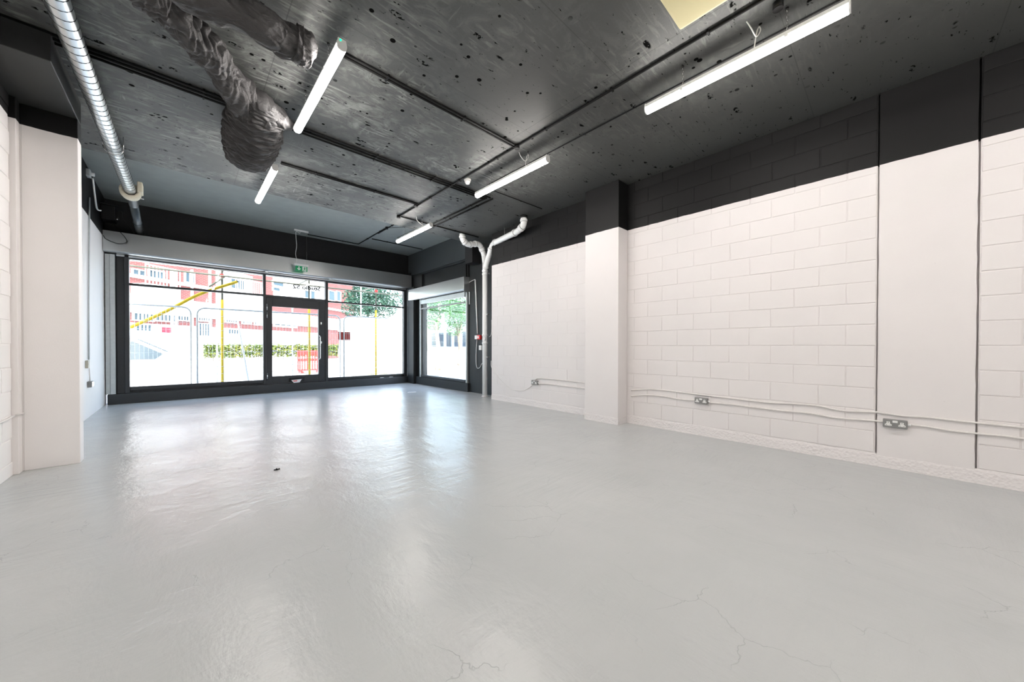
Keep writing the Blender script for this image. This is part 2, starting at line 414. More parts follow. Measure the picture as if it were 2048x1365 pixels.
def bez(pts, n=10):
    """Catmull-Rom through pts"""
    P = [Vector(p) for p in pts]; P = [P[0] * 2 - P[1]] + P + [P[-1] * 2 - P[-2]]; out = []
    for i in range(1, len(P) - 2):
        for k in range(n):
            t = k / n; a, b, c, d = P[i - 1:i + 3]
            out.append(0.5 * ((2 * b) + (c - a) * t + (2 * a - 5 * b + 4 * c - d) * t * t + (3 * b - a - 3 * c + d) * t ** 3))
    out.append(P[-2]); return out

# ------------------------------------------------------------------ room shell
XL, XR, XB = -1.20, 5.30, 5.70        # left wall, right wall, window bay
YB, YF = -6.2, 11.30                  # back wall, shopfront
ZS, ZC = 3.88, 4.35                   # slab soffit, front ceiling
SLAB_Y = 7.35
CR1, CR2 = 0.090, -0.545              # the two cracks in the right wall
PIER0, PIER1, PIERX = 2.93, 3.56, 5.03

struct('floor', MB().box((-1.45, YB - 0.2, -0.25), (6.0, YF + 0.2, 0.0)), M['floor'], 'grey painted concrete floor with trowel marks and scuffs')
ceiling = struct('ceiling', MB().box((-1.45, YB - 0.2, ZS), (6.0, SLAB_Y, 4.7)), M['ceil'], 'black painted concrete slab ceiling with scrapes and dark spots')
struct('ceiling_front', MB().box((-1.45, SLAB_Y + 0.002, ZC), (6.0, YF + 0.25, 4.7)), M['ceil2'], 'smooth dark raised ceiling strip beside the shopfront')
struct('wall_back', MB().box((-1.45, YB - 0.2, 0.0), (6.0, YB, ZS)), M['wall_r'], 'plain painted wall behind the viewer, white below and black above')

# right wall: backing, blocks, plaster panel, rough mortar foot
wr = sthing('wall_right', (XR, 3.0, 0), 'white painted blockwork wall with a black painted top band')
JD = 0.0065
bk = MB()
for y0, y1 in ((YB, CR2 - 0.008), (CR1 + 0.007, 6.385)): bk.box((XR + JD, y0, 0), (XR + 0.2, y1, ZS))
bk.box((XR + 0.05, CR2 - 0.02, 0), (XR + 0.19, CR1 + 0.02, ZS))
bk.box((XR, YB, 0), (XR + 0.19, -1.245, ZS))
part('mortar_backing', bk, M['wall_r'], wr)
BED0, CH = 0.133, 0.225
_bc = {}
def block_mesh(ly, lz, tag_):
    key = (round(ly, 3), round(lz, 3), tag_)
    if key not in _bc:
        b = MB().box((0, -ly / 2, -lz / 2), (0.02, ly / 2, lz / 2))
        _bc[key] = b.mesh('block', Vector((0, 0, 0)), 0.0045, 2)
    return _bc[key]
def lay_blocks(parent, xface, ya, yb, phase, mat, sgn=1, ztop=ZS):
    rnd = random.Random(int(ya * 100) + 5)
    off = world_off(parent); n = 0
    for c in range(17):
        z0 = BED0 + c * CH; z1 = min(z0 + CH, ztop)
        ph = phase if c % 2 == 0 else phase + 0.225
        k0 = math.floor((ya - ph) / 0.45)
        y = ph + k0 * 0.45
        while y < yb:
            a, b = max(y, ya), min(y + 0.45, yb); y += 0.45
            if b - a < 0.04: continue
            g = 0.0050
            me = block_mesh(b - a - 2 * g, z1 - z0 - 2 * g, mat.name)
            o = link('block', me, mat, parent)
            dx = rnd.uniform(-0.0009, 0.0009)
            o.location = Vector((xface + dx, (a + b) / 2, (z0 + z1) / 2)) - off
            if sgn < 0: o.rotation_euler[2] = math.pi
            n += 1
    return n
lay_blocks(wr, XR, CR1 + 0.008, PIER0 - 0.006, 0.552, M['wall_r'])
lay_blocks(wr, XR + JD - 0.0036, PIER1 + 0.006, 6.385, 0.552, M['wall_r'])
lay_blocks(wr, XR, -1.24, CR2 - 0.008, -0.556, M['wall_r'])
# plaster panel between the cracks, with slightly ragged sides
rp = random.Random(3); poly = []
zs_ = [0.10 + i * 0.06 for i in range(int((ZS - 0.10) / 0.06) + 1)] + [ZS]
for z in zs_: poly.append((XR - 0.001, CR2 + 0.004 + abs(noise.noise(Vector((1.7, 0, z * 4)))) * 0.010, z))
for z in reversed(zs_): poly.append((XR - 0.001, CR1 - 0.004 - abs(noise.noise(Vector((5.7, 0, z * 4)))) * 0.006, z))
part('plaster_panel', MB().prism(poly, (0.06, 0, 0)), M['wall_r'], wr, label='smooth plastered panel between two cracks')

def rough_foot(ya, yb, x, h, sgn):
    """bumpy mortar skirting"""
    b = MB(); ny = int(abs(yb - ya) / 0.025) + 1; nz = 8
    vs = []
    for i in range(ny + 1):
        y = ya + (yb - ya) * i / ny
        hh = h + 0.018 * noise.noise(Vector((y * 3.1, 4.2, 0)))
        for j in range(nz + 1):
            t = j / nz; z = hh * t
            pr = 0.010 * (1 - t) ** 0.7 + 0.007 * max(0, noise.noise(Vector((y * 9, z * 16, x)))) * (1 if j < nz else 0)
            vs.append((x - sgn * (pr if j < nz else -0.004), y, z))
    fs = [(i * (nz + 1) + j, (i + 1) * (nz + 1) + j, (i + 1) * (nz + 1) + j + 1, i * (nz + 1) + j + 1) for i in range(ny) for j in range(nz)]
    b.add(vs, fs, True)
    return b
tag(link('baseboard_right', rough_foot(-2.5, PIER0 - 0.004, XR, 0.135, 1).mesh('baseboard_right', Vector((XR, 0, 0))), M['mortar'], None, (XR, 0, 0)), 'rough white mortar foot along the near right wall', None, None, 'structure')
tag(link('baseboard_right_far', rough_foot(PIER1 + 0.004, 6.38, XR, 0.13, 1).mesh('baseboard_right_far', Vector((XR, 5, 0))), M['mortar'], None, (XR, 5, 0)), 'rough white mortar foot of the wall beyond the pier', None, None, 'structure')
struct('wall_pier', MB().box((PIERX, PIER0, 0), (XR + 0.05, PIER1, ZS)), M['wall_r'], 'white pier with black top standing out of the right wall', 0.006, 2)
pf = MB(); ns = 22
for i in range(ns):
    y0 = PIER0 - 0.006 + (PIER1 - PIER0 + 0.008) * i / ns; y1 = PIER0 - 0.006 + (PIER1 - PIER0 + 0.008) * (i + 1) / ns
    pf.box((PIERX - 0.007, y0, 0), (PIERX + 0.01, y1, 0.105 + 0.01 * noise.noise(Vector((y0 * 5, 1, 2)))))
pf.box((PIERX - 0.006, PIER0 - 0.007, 0), (XR - 0.01, PIER0 + 0.01, 0.10))
struct('baseboard_pier', pf, M['mortar'], 'thin painted mortar band around the foot of the pier')

# window bay wall (dark), beam, spandrel
WY0, WY1, WZ0, WZ1 = 7.95, 10.42, 0.26, 2.66
wb_ = MB()
wb_.box((XB, 6.385, 0), (XB + 0.2, WY0, ZC)); wb_.box((XB, WY1, 0), (XB + 0.2, YF + 0.2, ZC))
wb_.box((XB + 0.02, WY0, 0), (XB + 0.2, WY1, WZ0)); wb_.box((XB + 0.06, WY0, WZ1), (XB + 0.2, WY1, ZC))
wb_.box((XR + 0.19, 6.30, 0), (XB + 0.2, 6.384, ZC))
struct('wall_right_bay', wb_, M['bay'], 'dark grey wall around the side window')
struct('trim_1', MB().box((XB - 0.035, 7.80, 3.64), (XB + 0.02, YF, ZC)), simple('beam_grey', (0.05, 0.057, 0.060), 0.5, spec=0.3), 'dark grey downstand beam above the side window', 0.004)
struct('trim_2', MB().box((XB - 0.02, 7.80, 3.585), (XB + 0.02, YF, 3.635)), M['bay'], 'narrow dark moulding under the downstand beam', 0.003)
st = MB().box((XB - 0.05, 7.80, 2.95), (XB, 7.83, 3.64)).box((XB - 0.05, 7.90, 2.95), (XB, 7.925, 3.64)).box((XB - 0.012, 7.83, 2.95), (XB, 7.90, 3.64))
struct('trim_3', st, M['black'], 'short black steel channel above the side shutter box')
bx_ = MB().box((5.42, 7.30, ZS - 0.48), (XB, 7.62, ZS)); 
struct('trim_4', bx_, M['blackwall'], 'black block at the slab end behind the waste pipe')

# left wall: near blockwork, corner strip, pier, bulkhead, far smooth wall
wl = sthing('wall_left', (XL, 2.0, 0), 'white painted blockwork wall on the near left, black above')
part('mortar_backing', MB().box((XL - 0.2, YB, 0), (XL - JD, 5.735, ZS)).box((XL - 0.19, YB, 0), (XL, 4.38, ZS)), M['wall_l'], wl)
lay_blocks(wl, XL, 4.385, 5.735, 0.30, M['wall_l'], -1)
part('lowest_course', MB().box((XL - 0.02, 4.385, 0), (XL + 0.001, 5.735, 0.13)), M['wall_l'], wl, 0.003)
struct('wall_left_return', MB().box((XL - 0.2, 5.74, 0), (-1.165, 5.845, ZS)), M['wall_l'], 'narrow white corner strip beside the left pier', 0.003)
struct('wall_pier_left', MB().box((-1.158, 5.85, 0), (-0.80, 6.02, 3.63)).box((XL - 0.2, 5.852, 0), (-1.156, 6.018, 3.63)), M['wall_l'], 'broad flat white pier standing out of the left wall', 0.004)
struct('wall_bulkhead', MB().box((-1.45, 4.82, 3.632), (-0.80, 6.02, ZS)), M['bulk'], 'dark boxed bulkhead over the left pier', 0.004)
struct('wall_left_far', MB().box((XL - 0.2, 6.02, 0), (XL, YF + 0.2, ZC + 0.05)), M['wall_lf'], 'smooth white left wall by the shopfront, black above')

# ------------------------------------------------------------------ shopfront
struct('wall_front', MB().box((-1.45, YF + 0.02, 3.17), (6.0, YF + 0.22, ZC + 0.1)), M['blackwall'], 'black wall above the shopfront')
struct('trim_5', MB().box((-1.165, 11.16, 0), (XB + 0.05, 11.42, 0.215)), M['frame'], 'black plinth below the shopfront glazing', 0.012, 2)
GY = YF + 0.01
def win(name, loc, label): return sthing(name, loc, label)
FD0, FD1 = YF - 0.045, YF + 0.055
def bar(parent, name, x0, x1, z0, z1, d0=FD0, d1=FD1, mat='frame', bevel=0.004):
    return part(name, MB().box((x0, d0, z0), (x1, d1, z1)), M[mat], parent, bevel)
ZSILL, ZG0, ZTR0, ZTR1, ZG1, ZHEAD = 0.215, 0.345, 2.555, 2.605, 3.125, 3.19
w1 = win('window_1', (0.36, YF, 0.2), 'large left shopfront window with a fanlight above')
bar(w1, 'jamb', -1.20, -1.037, ZSILL, ZHEAD, YF - 0.03, YF + 0.06)
bar(w1, 'post', -1.035, -0.915, ZSILL, ZHEAD, YF - 0.02, YF + 0.06)
bar(w1, 'post', -0.915, -0.845, ZSILL, ZHEAD, YF - 0.10, YF + 0.06)
bar(w1, 'sill', -0.845, 1.545, ZSILL + 0.05, ZG0)
bar(w1, 'sill', -0.845, 1.545, ZSILL + 0.002, ZSILL + 0.05, YF + 0.0, YF + 0.07)
bar(w1, 'transom', -0.845, 1.545, ZTR0, ZTR1)
bar(w1, 'head', -0.845, 1.545, ZG1, ZHEAD)
bar(w1, 'mullion', 1.545, 1.605, ZSILL, ZHEAD, YF - 0.07, YF + 0.06)
part('pane', MB().box((-0.845, GY, ZG0), (1.545, GY + 0.008, ZTR0)), M['glass'], w1)
part('pane', MB().box((-0.845, GY, ZTR1), (1.545, GY + 0.008, ZG1)), M['glass'], w1)
w2 = win('window_2', (2.32, YF, 2.6), 'clear fanlight over the door')
bar(w2, 'transom', 1.605, 3.045, 2.535, 2.60)
bar(w2, 'head', 1.605, 3.045, ZG1, ZHEAD)
part('pane', MB().box((1.605, GY, 2.60), (3.045, GY + 0.008, ZG1)), M['glass'], w2)
w3 = win('window_3', (4.3, YF, 0.2), 'right shopfront window with a fanlight above')
bar(w3, 'mullion', 3.045, 3.115, ZSILL, ZHEAD, YF - 0.07, YF + 0.06)
bar(w3, 'sill', 3.115, 5.475, ZSILL + 0.04, 0.31)
bar(w3, 'sill', 3.115, 5.475, ZSILL + 0.002, ZSILL + 0.04, YF + 0.0, YF + 0.07)
bar(w3, 'transom', 3.115, 5.475, 2.53, 2.575)
bar(w3, 'head', 3.115, 5.475, 3.10, ZHEAD)
bar(w3, 'post', 5.475, 5.585, ZSILL, ZHEAD, YF - 0.07, YF + 0.06)
bar(w3, 'jamb', 5.587, 5.70, ZSILL, ZHEAD, YF - 0.02, YF + 0.06)
part('pane', MB().box((3.115, GY, 0.31), (5.475, GY + 0.008, 2.53)), M['glass'], w3)
part('pane', MB().box((3.115, GY, 2.575), (5.475, GY + 0.008, 3.10)), M['glass'], w3)
# corner post between front and side glazing
struct('trim_6', MB().box((5.56, 10.72, 0), (XB, 11.14, 3.2)), M['bay'], 'dark grey corner post between front and side windows', 0.006)

d1 = win('door_1', (2.32, YF, 0.21), 'charcoal framed glass entrance door')
DX0, DX1, DZ0, DZ1 = 1.612, 3.038, 0.218, 2.532
dl = MB().box((DX0, FD0, DZ0), (1.745, FD1, DZ1)).box((2.865, FD0, DZ0), (DX1, FD1, DZ1)).box((1.745, FD0, 2.30), (2.865, FD1, DZ1)).box((1.745, FD0, DZ0), (2.865, FD1, 0.425))
leaf_ = part('door_leaf', dl, M['frame'], d1, 0.004)
part('pane', MB().box((1.745, GY, 0.425), (2.865, GY + 0.008, 2.30)), M['glass'], d1)
for z0, z1 in ((2.19, 2.36), (1.98, 2.14), (0.34, 0.52)):
    part('hinge', MB().tube([(1.628, FD0 - 0.008, z0), (1.628, FD0 - 0.008, z1)], 0.013, 12), M['steel'], d1, label='bright metal hinge')
hb = bez([(2.885, FD0, 1.535), (2.885, FD0 - 0.04, 1.535), (2.885, FD0 - 0.085, 1.51), (2.885, FD0 - 0.09, 1.45), (2.885, FD0 - 0.09, 0.95), (2.885, FD0 - 0.085, 0.89), (2.885, FD0 - 0.04, 0.865), (2.885, FD0, 0.865)], 6)
part('pull_handle', MB().tube(hb, 0.012, 10), M['steel'], d1, label='tall bright metal pull handle')
for z in (1.90, 1.345):
    lk = part('lock', MB().box((2.905, FD0 - 0.012, z - 0.035), (2.945, FD0, z + 0.035)), M['steel'], d1, 0.008, 2, label='bright metal lock plate')
    part('cylinder', MB().tube([(2.925, FD0 - 0.022, z), (2.925, FD0 - 0.01, z)], 0.011, 12), M['greymetal'], lk)
lp = part('letter_plate', MB().box((2.12, FD0 - 0.015, 0.262), (2.50, FD0, 0.355)), M['black'], d1, 0.004)
part('flap', MB().obox((2.31, FD0 - 0.03, 0.30), (0.15, 0, 0), (0, 0.004, 0.001), (0, -0.016, 0.036)), M['frame'], lp)
lf = thing('leaflet', (2.30, FD0 - 0.07, 0.225), 'white leaflet with red print sticking out of the door letter plate', 'leaflet')
part('sheet', MB().prism([(2.17, FD0 - 0.05, 0.30), (2.42, FD0 - 0.05, 0.315), (2.36, FD0 - 0.10, 0.235), (2.22, FD0 - 0.10, 0.228)], (0, 0.003, 0.002)), M['paper'], lf)
part('print', MB().prism([(2.20, FD0 - 0.066, 0.285), (2.30, FD0 - 0.066, 0.291), (2.31, FD0 - 0.080, 0.268), (2.22, FD0 - 0.080, 0.263)], (0, -0.003, -0.001)), M['paperred'], lf)

# vinyl lettering, put on to be read from the street
def text_mesh(body, size):
    cu = bpy.data.curves.new('lettering', 'FONT'); cu.body = body; cu.size = size; cu.extrude = 0.0008; cu.offset = 0.006; cu.align_x = 'LEFT'; cu.resolution_u = 4
    ob = bpy.data.objects.new('lettering_tmp', cu); COL.objects.link(ob)
    dg = bpy.context.evaluated_depsgraph_get(); dg.update()
    me = bpy.data.meshes.new_from_object(ob.evaluated_get(dg)); bpy.data.objects.remove(ob); bpy.data.curves.remove(cu)
    return me
BODY = 'Studio S2'; TS = 0.155
def extent(txt):
    me = text_mesh(txt, TS); xs_ = [v.co.x for v in me.vertices]; r = (min(xs_), max(xs_)); bpy.data.meshes.remove(me); return r
full = extent(BODY); KX = 0.70 / (full[1] - full[0])
lt = thing('vinyl_lettering', (2.93, GY - 0.003, 2.85), 'black vinyl studio name on the glass over the door, reversed from inside', 'lettering')
for i, ch in enumerate(BODY):
    if ch == ' ': continue
    right = extent(BODY[:i + 1])[1]
    me = text_mesh(ch, TS); own = max(v.co.x for v in me.vertices)
    for v in me.vertices: v.co = Vector((-(v.co.x - own + right - full[0]) * KX, v.co.z, v.co.y))
    me.materials.clear(); me.flip_normals(); link('letter', me, M['vinyl'], lt)
sg = MB()
sg.tube(bez([(2.30, GY - 0.003, 2.80), (2.24, GY - 0.003, 2.83), (2.215, GY - 0.003, 2.78), (2.30, GY - 0.003, 2.72), (2.35, GY - 0.003, 2.69)], 6), 0.006, 6)
sg.tube(bez([(2.35, GY - 0.003, 2.74), (2.33, GY - 0.003, 2.69), (2.28, GY - 0.003, 2.70), (2.24, GY - 0.003, 2.71), (2.17, GY - 0.003, 2.725)], 6), 0.005, 6)
part('flourish', sg, M['vinyl'], lt)

# shutter boxes and guide rails
def shutter_front():
    t = thing('shutter_box', (2.2, 11.1, 3.2), 'long galvanised roller shutter box above the shopfront', 'shutter box')
    body = MB().prism([(XL + 0.005, 11.0, 3.215), (XL + 0.005, 11.0, 3.62), (XL + 0.005, 11.31, 3.62), (XL + 0.005, 11.31, 3.192), (XL + 0.005, 11.03, 3.192)], (5.645 - XL - 0.01, 0, 0))
    part('casing', body, M['galv'], t, 0.003)
    for x in (1.56, 3.10): part('joint_strip', MB().box((x, 11.03, 3.176), (x + 0.07, 11.25, 3.191)), M['galv'], t)
    part('end_bracket', MB().box((5.62, 11.05, 3.62), (5.645, 11.2, 3.72)), M['black'], t)
    part('curtain_edge', MB().box((-1.03, 11.20, 3.15), (5.55, 11.235, 3.19)), M['galv'], t, 0.006, label='rolled up end of the shutter curtain')
shutter_front()
rl = thing('shutter_guide_rail', (-1.11, 11.2, 0.215), 'grey steel shutter guide rail by the left wall', 'guide rail')
part('channel', MB().box((-1.185, 11.18, 0.217), (-1.12, 11.24, 3.17)), M['rail'], rl, 0.004)
part('flange', MB().box((-1.118, 11.16, 0.217), (-1.045, 11.22, 3.17)), M['rail'], rl, 0.004)
rr = thing('shutter_guide_rail', (5.61, 11.2, 0.215), 'grey shutter guide rail at the right end of the shopfront', 'guide rail')
part('channel', MB().box((5.587, 11.19, 0.217), (5.612, 11.26, 3.17)), M['rail'], rr, 0.003)
part('flange', MB().box((5.614, 11.17, 0.217), (5.638, 11.22, 3.17)), M['rail'], rr, 0.003)

def shutter_side():
    y0, y1 = 7.80, 10.98; xf = 5.51
    t = thing('shutter_box', (5.6, 9.4, 2.76), 'shorter bright galvanised shutter box over the side window', 'shutter box')
    part('casing', MB().prism([(xf, y0 + 0.004, 2.775), (xf, y0 + 0.004, 3.115), (XB - 0.055, y0 + 0.004, 3.115), (XB - 0.055, y0 + 0.004, 2.755), (xf + 0.02, y0 + 0.004, 2.755)], (0, y1 - y0, 0)), M['galv'], t, 0.003)
    part('end_plate', MB().box((xf, y0 - 0.006, 2.70), (XB - 0.004, y0 + 0.002, 3.115)), M['galv'], t)
    part('curtain_edge', MB().box((XB - 0.05, WY0 + 0.02, 2.60), (XB - 0.02, WY1 - 0.02, 2.74)), M['rail'], t, 0.008, 2, label='pale rolled up end of the shutter curtain')
    part('bottom_bar', MB().box((XB - 0.05, WY0 + 0.02, 2.43), (XB - 0.015, WY1 + 0.02, 2.475)), M['greymetal'], t, 0.004)
    bkt = part('cable_box', MB().box((XB - 0.03, y0 - 0.03, 2.38), (XB - 0.002, y0 - 0.008, 2.72)), M['rail'], t, 0.004)
shutter_side()
for (ya, yb, lab) in ((WY1 - 0.005, WY1 + 0.08, 'pale vertical guide rail on the far side of the side window'), (7.86, 7.945, 'pale vertical guide rail on the pipe side of the side window')):
    g = thing('shutter_guide_rail', (XB - 0.03, ya, 0.2), lab, 'guide rail')
    part('channel', MB().box((XB - 0.055, ya, 0.19), (XB - 0.002, ya + 0.045, 2.75)), M['rail'], g, 0.003)
    part('flange', MB().box((XB - 0.03, ya + 0.047, 0.19), (XB - 0.002, yb, 2.75)), M['rail'], g, 0.003)

w4 = win('window_4', (XB + 0.05, 9.2, 0.2), 'tall side window beside the waste pipe')
part('jamb', MB().box((XB - 0.005, WY1 - 0.16, WZ0), (XB + 0.07, WY1 - 0.006, WZ1)), M['frame'], w4, 0.004)
part('jamb', MB().box((XB + 0.0, WY0, WZ0), (XB + 0.07, WY0 + 0.035, WZ1)), M['frame'], w4, 0.004)
part('sill', MB().box((XB - 0.05, WY0, WZ0 - 0.01), (XB + 0.07, WY1, WZ0 + 0.055)), M['frame'], w4, 0.008)
part('head', MB().box((XB + 0.0, WY0, WZ1 - 0.05), (XB + 0.07, WY1, WZ1)), M['frame'], w4, 0.004)
part('pane', MB().box((XB + 0.04, WY0 + 0.035, WZ0 + 0.055), (XB + 0.048, WY1 - 0.16, WZ1 - 0.05)), M['glass'], w4)
struct('trim_7', MB().box((XB - 0.07, 7.79, 0.0), (XB + 0.02, WY1 + 0.28, 0.245)), M['bay'], 'dark grey plinth under the side window', 0.006)

# ------------------------------------------------------------------ LED battens
def chain(mb, a, b, link_l=0.030):
    a, b = Vector(a), Vector(b); n = max(2, int((b - a).length / (link_l * 0.72)))
    for i in range(n):
        c = a.lerp(b, (i + 0.5) / n); h = link_l / 2
        sx, sy = ((1, 0) if i % 2 else (0, 1)); w = 0.007
        pts = [(c.x + sx * w * math.cos(q) , c.y + sy * w * math.cos(q), c.z + h * math.sin(q)) for q in [2 * math.pi * k / 8 for k in range(9)]]
        mb.tube(pts, 0.0022, 4, cap=False)
def batten(x, y0, y1, label, cable=None, green=False, zb=3.60, flip=False):
    t = thing('led_batten', (x, (y0 + y1) / 2, zb), label, 'ceiling light', 'suspended LED battens')
    w = 0.036
    part('housing', MB().prism([(x - w, y0 + 0.012, zb + 0.050), (x + w, y0 + 0.012, zb + 0.050), (x + w * 0.8, y0 + 0.012, zb + 0.088), (x - w * 0.8, y0 + 0.012, zb + 0.088)], (0, y1 - y0 - 0.024, 0)), M['whiteplastic'], t, 0.003)
    pr = [(x - w, 0.049)] + [(x + w * math.cos(a), 0.030 + 0.030 * math.sin(a)) for a in [math.pi + math.pi * k / 8 for k in range(9)]] + [(x + w, 0.049)]
    part('diffuser', MB().prism([(px, y0 + 0.012, zb + pz) for px, pz in pr], (0, y1 - y0 - 0.024, 0)), M['led'], t)
    for ya, yb in ((y0, y0 + 0.011), (y1 - 0.011, y1)):
        part('end_cap', MB().prism([(px + (px - x) * 0.05, ya, zb + pz) for px, pz in [(x - w * 0.8, 0.09), (x - w, 0.049)] + pr[1:-1] + [(x + w, 0.049), (x + w * 0.8, 0.09)]], (0, yb - ya, 0)), M['whiteplastic'], t)
    for y in (y0 + 0.36, y1 - 0.36):
        cb = MB(); chain(cb, (x, y, zb + 0.09), (x, y, ZS - 0.004)); part('chain', cb, M['steel'], t)
        part('ceiling_hook', MB().tube([(x, y, ZS), (x, y, ZS - 0.012)], 0.012, 8), M['black'], t)
        part('clip', MB().box((x - w - 0.003, y - 0.012, zb + 0.035), (x + w + 0.003, y + 0.012, zb + 0.060)), M['whiteplastic'], t)
    if cable: part('cable', MB().tube(bez(cable, 7), 0.0045, 6), M['whiteplastic'], t, label='white flexible supply cable')
    if green: part('indicator', MB().tube([(x - 0.012, y0 - 0.004, zb + 0.075), (x - 0.012, y0, zb + 0.075)], 0.007, 10), M['ledgreen'], t, label='small green indicator light')
    return t
ZB = 3.60
def lx(p, q): return (at(*p, 2, ZB + 0.03) + at(*q, 2, ZB + 0.03)) * 0.5
def yr(p, q):
    m = (at(*p, 2, ZB + 0.03).y + at(*q, 2, ZB + 0.03).y) / 2; return m - 0.75, m + 0.75
Lq = {'A': ((1706, 14), (1290, 224)), 'B': ((1096, 330), (950, 386)), 'C': ((862, 453), (795, 483)), 'D': ((676, 100), (600, 258)), 'E': ((552, 342), (514, 401))}
LP = {k: (lx(*v).x, *yr(*v)) for k, v in Lq.items()}
xr_ = LP['A'][0]
def loopcable(x, y, side=1):
    return [(x - 0.10 * side, y + 0.05, ZS - 0.02), (x - 0.09 * side, y + 0.02, ZS - 0.09), (x - 0.03 * side, y, ZS - 0.13), (x + 0.01, y - 0.02, ZS - 0.07), (x + 0.015, y - 0.01, ZS - 0.03), (x - 0.005, y, ZS - 0.07), (x - 0.01, y + 0.01, ZS - 0.14), (x, y + 0.02, ZB + 0.09)]
x, a, b = LP['A']; batten(x, a, b, 'nearest and largest glowing LED batten, hanging beside the cream air conditioner panel', loopcable(x - 0.02, a + 0.55, 1))
x, a, b = LP['B']; batten(x, a, b, 'glowing LED batten hanging beside the smoke detector', loopcable(x, a + 0.38, 1))
x, a, b = LP['C']; batten(x, a, b, 'short looking glowing LED batten nearest the white waste pipes', [(x - 0.17, a + 0.30, ZS - 0.02), (x - 0.15, a + 0.30, ZS - 0.10), (x - 0.05, a + 0.32, ZS - 0.15), (x, a + 0.33, ZS - 0.16), (x - 0.01, a + 0.33, ZB + 0.09)])
x, a, b = LP['D']; batten(x, a, b, 'glowing LED batten with a green indicator beside the wrapped ducts', None, True)
x, a, b = LP['E']; batten(x, a, b, 'glowing LED batten hanging below the bulging fabric bag, nearest the shutter box', [(x - 0.05, a + 0.16, ZS - 0.02), (x - 0.07, a + 0.18, ZS - 0.1), (x, a + 0.2, ZB + 0.09)])
# the same two rows carry on unseen; the last pair is added for light
batten(LP['D'][0], LP['A'][1], LP['A'][2], 'glowing LED batten of the left row, overhead and out of view')
batten(LP['D'][0], LP['A'][1] - 2.75, LP['A'][2] - 2.75, 'glowing LED batten of the left row behind the viewer')
batten(xr_, LP['A'][1] - 2.75, LP['A'][2] - 2.75, 'glowing LED batten of the right row behind the viewer')
batten(LP['D'][0], LP['A'][1] - 5.5, LP['A'][2] - 5.5, 'unseen LED batten added by the back wall for more light, left row')
batten(xr_, LP['A'][1] - 5.5, LP['A'][2] - 5.5, 'unseen LED batten added by the back wall for more light, right row')

# ------------------------------------------------------------------ conduits on the ceiling
CRAD = 0.0125
def conduit(pts, label, r=CRAD, group='black conduits fixed to the ceiling', mat='cableblack', saddles=True):
    t = thing('conduit', Vector(pts[0]), label, 'conduit', group)
    part('tube', MB().tube(pts, r, 8), M[mat], t)
    if saddles:
        for i in range(len(pts) - 1):
            a, b = Vector(pts[i]), Vector(pts[i + 1]); L = (b - a).length; d = (b - a).normalized(); s_ = Vector((0, 0, 1)).cross(d)
            for k in range(int(L / 0.9)):
                c = a + d * (0.45 + 0.9 * k)
                part('saddle', MB().obox(c, d * 0.008, s_ * (r + 0.010), Vector((0, 0, r + 0.001))), M['cableblack'], t)
    return t
zc = ZS - CRAD - 0.002
Y3 = (at(467, 211, 2, zc).y + at(971, 396, 2, zc).y) / 2
x3 = at(971, 396, 2, zc).x
for i, nm in enumerate(('farthest', 'middle', 'nearest')):
    yy = Y3 + (1 - i) * 0.062
    conduit([(-1.18, yy, zc), (x3 + 0.03 * i, yy, zc)], f'{nm} of the three black conduits running side by side past the fabric bag')
jb1 = at(1032, 294, 2, zc); jb2 = at(832, 410, 2, zc); jb3 = at(797, 433, 2, zc)
YD = jb1.y
for i, nm in enumerate(('farther', 'nearer')):
    conduit([(1.02, YD + 0.02 - i * 0.04, zc), (jb1.x, YD + 0.02 - i * 0.04, zc)], f'{nm} of two black conduits from the green-lit batten to the round box')
conduit([(jb1.x, -3.9, zc), (jb1.x, jb3.y, zc)], 'long black conduit running lengthwise past the round boxes')
xs2 = at(1320, 190, 2, zc).x
conduit([(xs2, -3.9, ZS - 0.010), (xs2, at(960, 362, 2, zc).y, ZS - 0.010)], 'thin black cable run beside the long lengthwise conduit', 0.007, saddles=False)
YE = at(700, 368, 2, zc).y
for i, nm in enumerate(('farther', 'nearer')):
    conduit([(at(560, 330, 2, zc).x, YE + 0.02 - i * 0.04, zc), (jb2.x, YE + 0.02 - i * 0.04, zc)], f'{nm} of two black conduits from the bag to the second round box')
conduit([(jb3.x, jb3.y - 0.02, zc), (5.2, jb3.y - 0.02, zc)], 'black conduit crossing from the long run towards the waste pipes')
xp = at(970, 398, 2, zc).x
for i, nm in enumerate(('left', 'right')):
    conduit([(xp + 0.1 * i, Y3 - 0.06 if i else Y3, zc), (xp + 0.1 * i, SLAB_Y - 0.01, zc)], f'{nm} of two parallel black conduits leading to the slab edge')
conduit([(xs2, at(950, 368, 2, zc).y, ZS - 0.010), (5.02, at(1100, 425, 2, zc).y, ZS - 0.010)], 'thin black cable from the smoke detector to the right wall', 0.007, saddles=False)
zu = ZC - CRAD - 0.002
u1, u2, u3 = at(775, 455, 2, zu), at(714, 488, 2, zu), at(618, 467, 2, zu)
conduit([(u1.x, max(u1.y, SLAB_Y + 0.05), zu), (u1.x, u2.y, zu), (u3.x, u2.y + 0.02, zu)], 'bent black conduit on the raised ceiling leading to the exit sign')
conduit([(xp, SLAB_Y + 0.03, zu), (xp, 9.6, zu)], 'black conduit on the raised ceiling near the side window')
conduit([(xp + 0.06, 10.2, zu), (5.6, 10.2, zu)], 'black conduit across the raised ceiling in front of the shopfront wall')
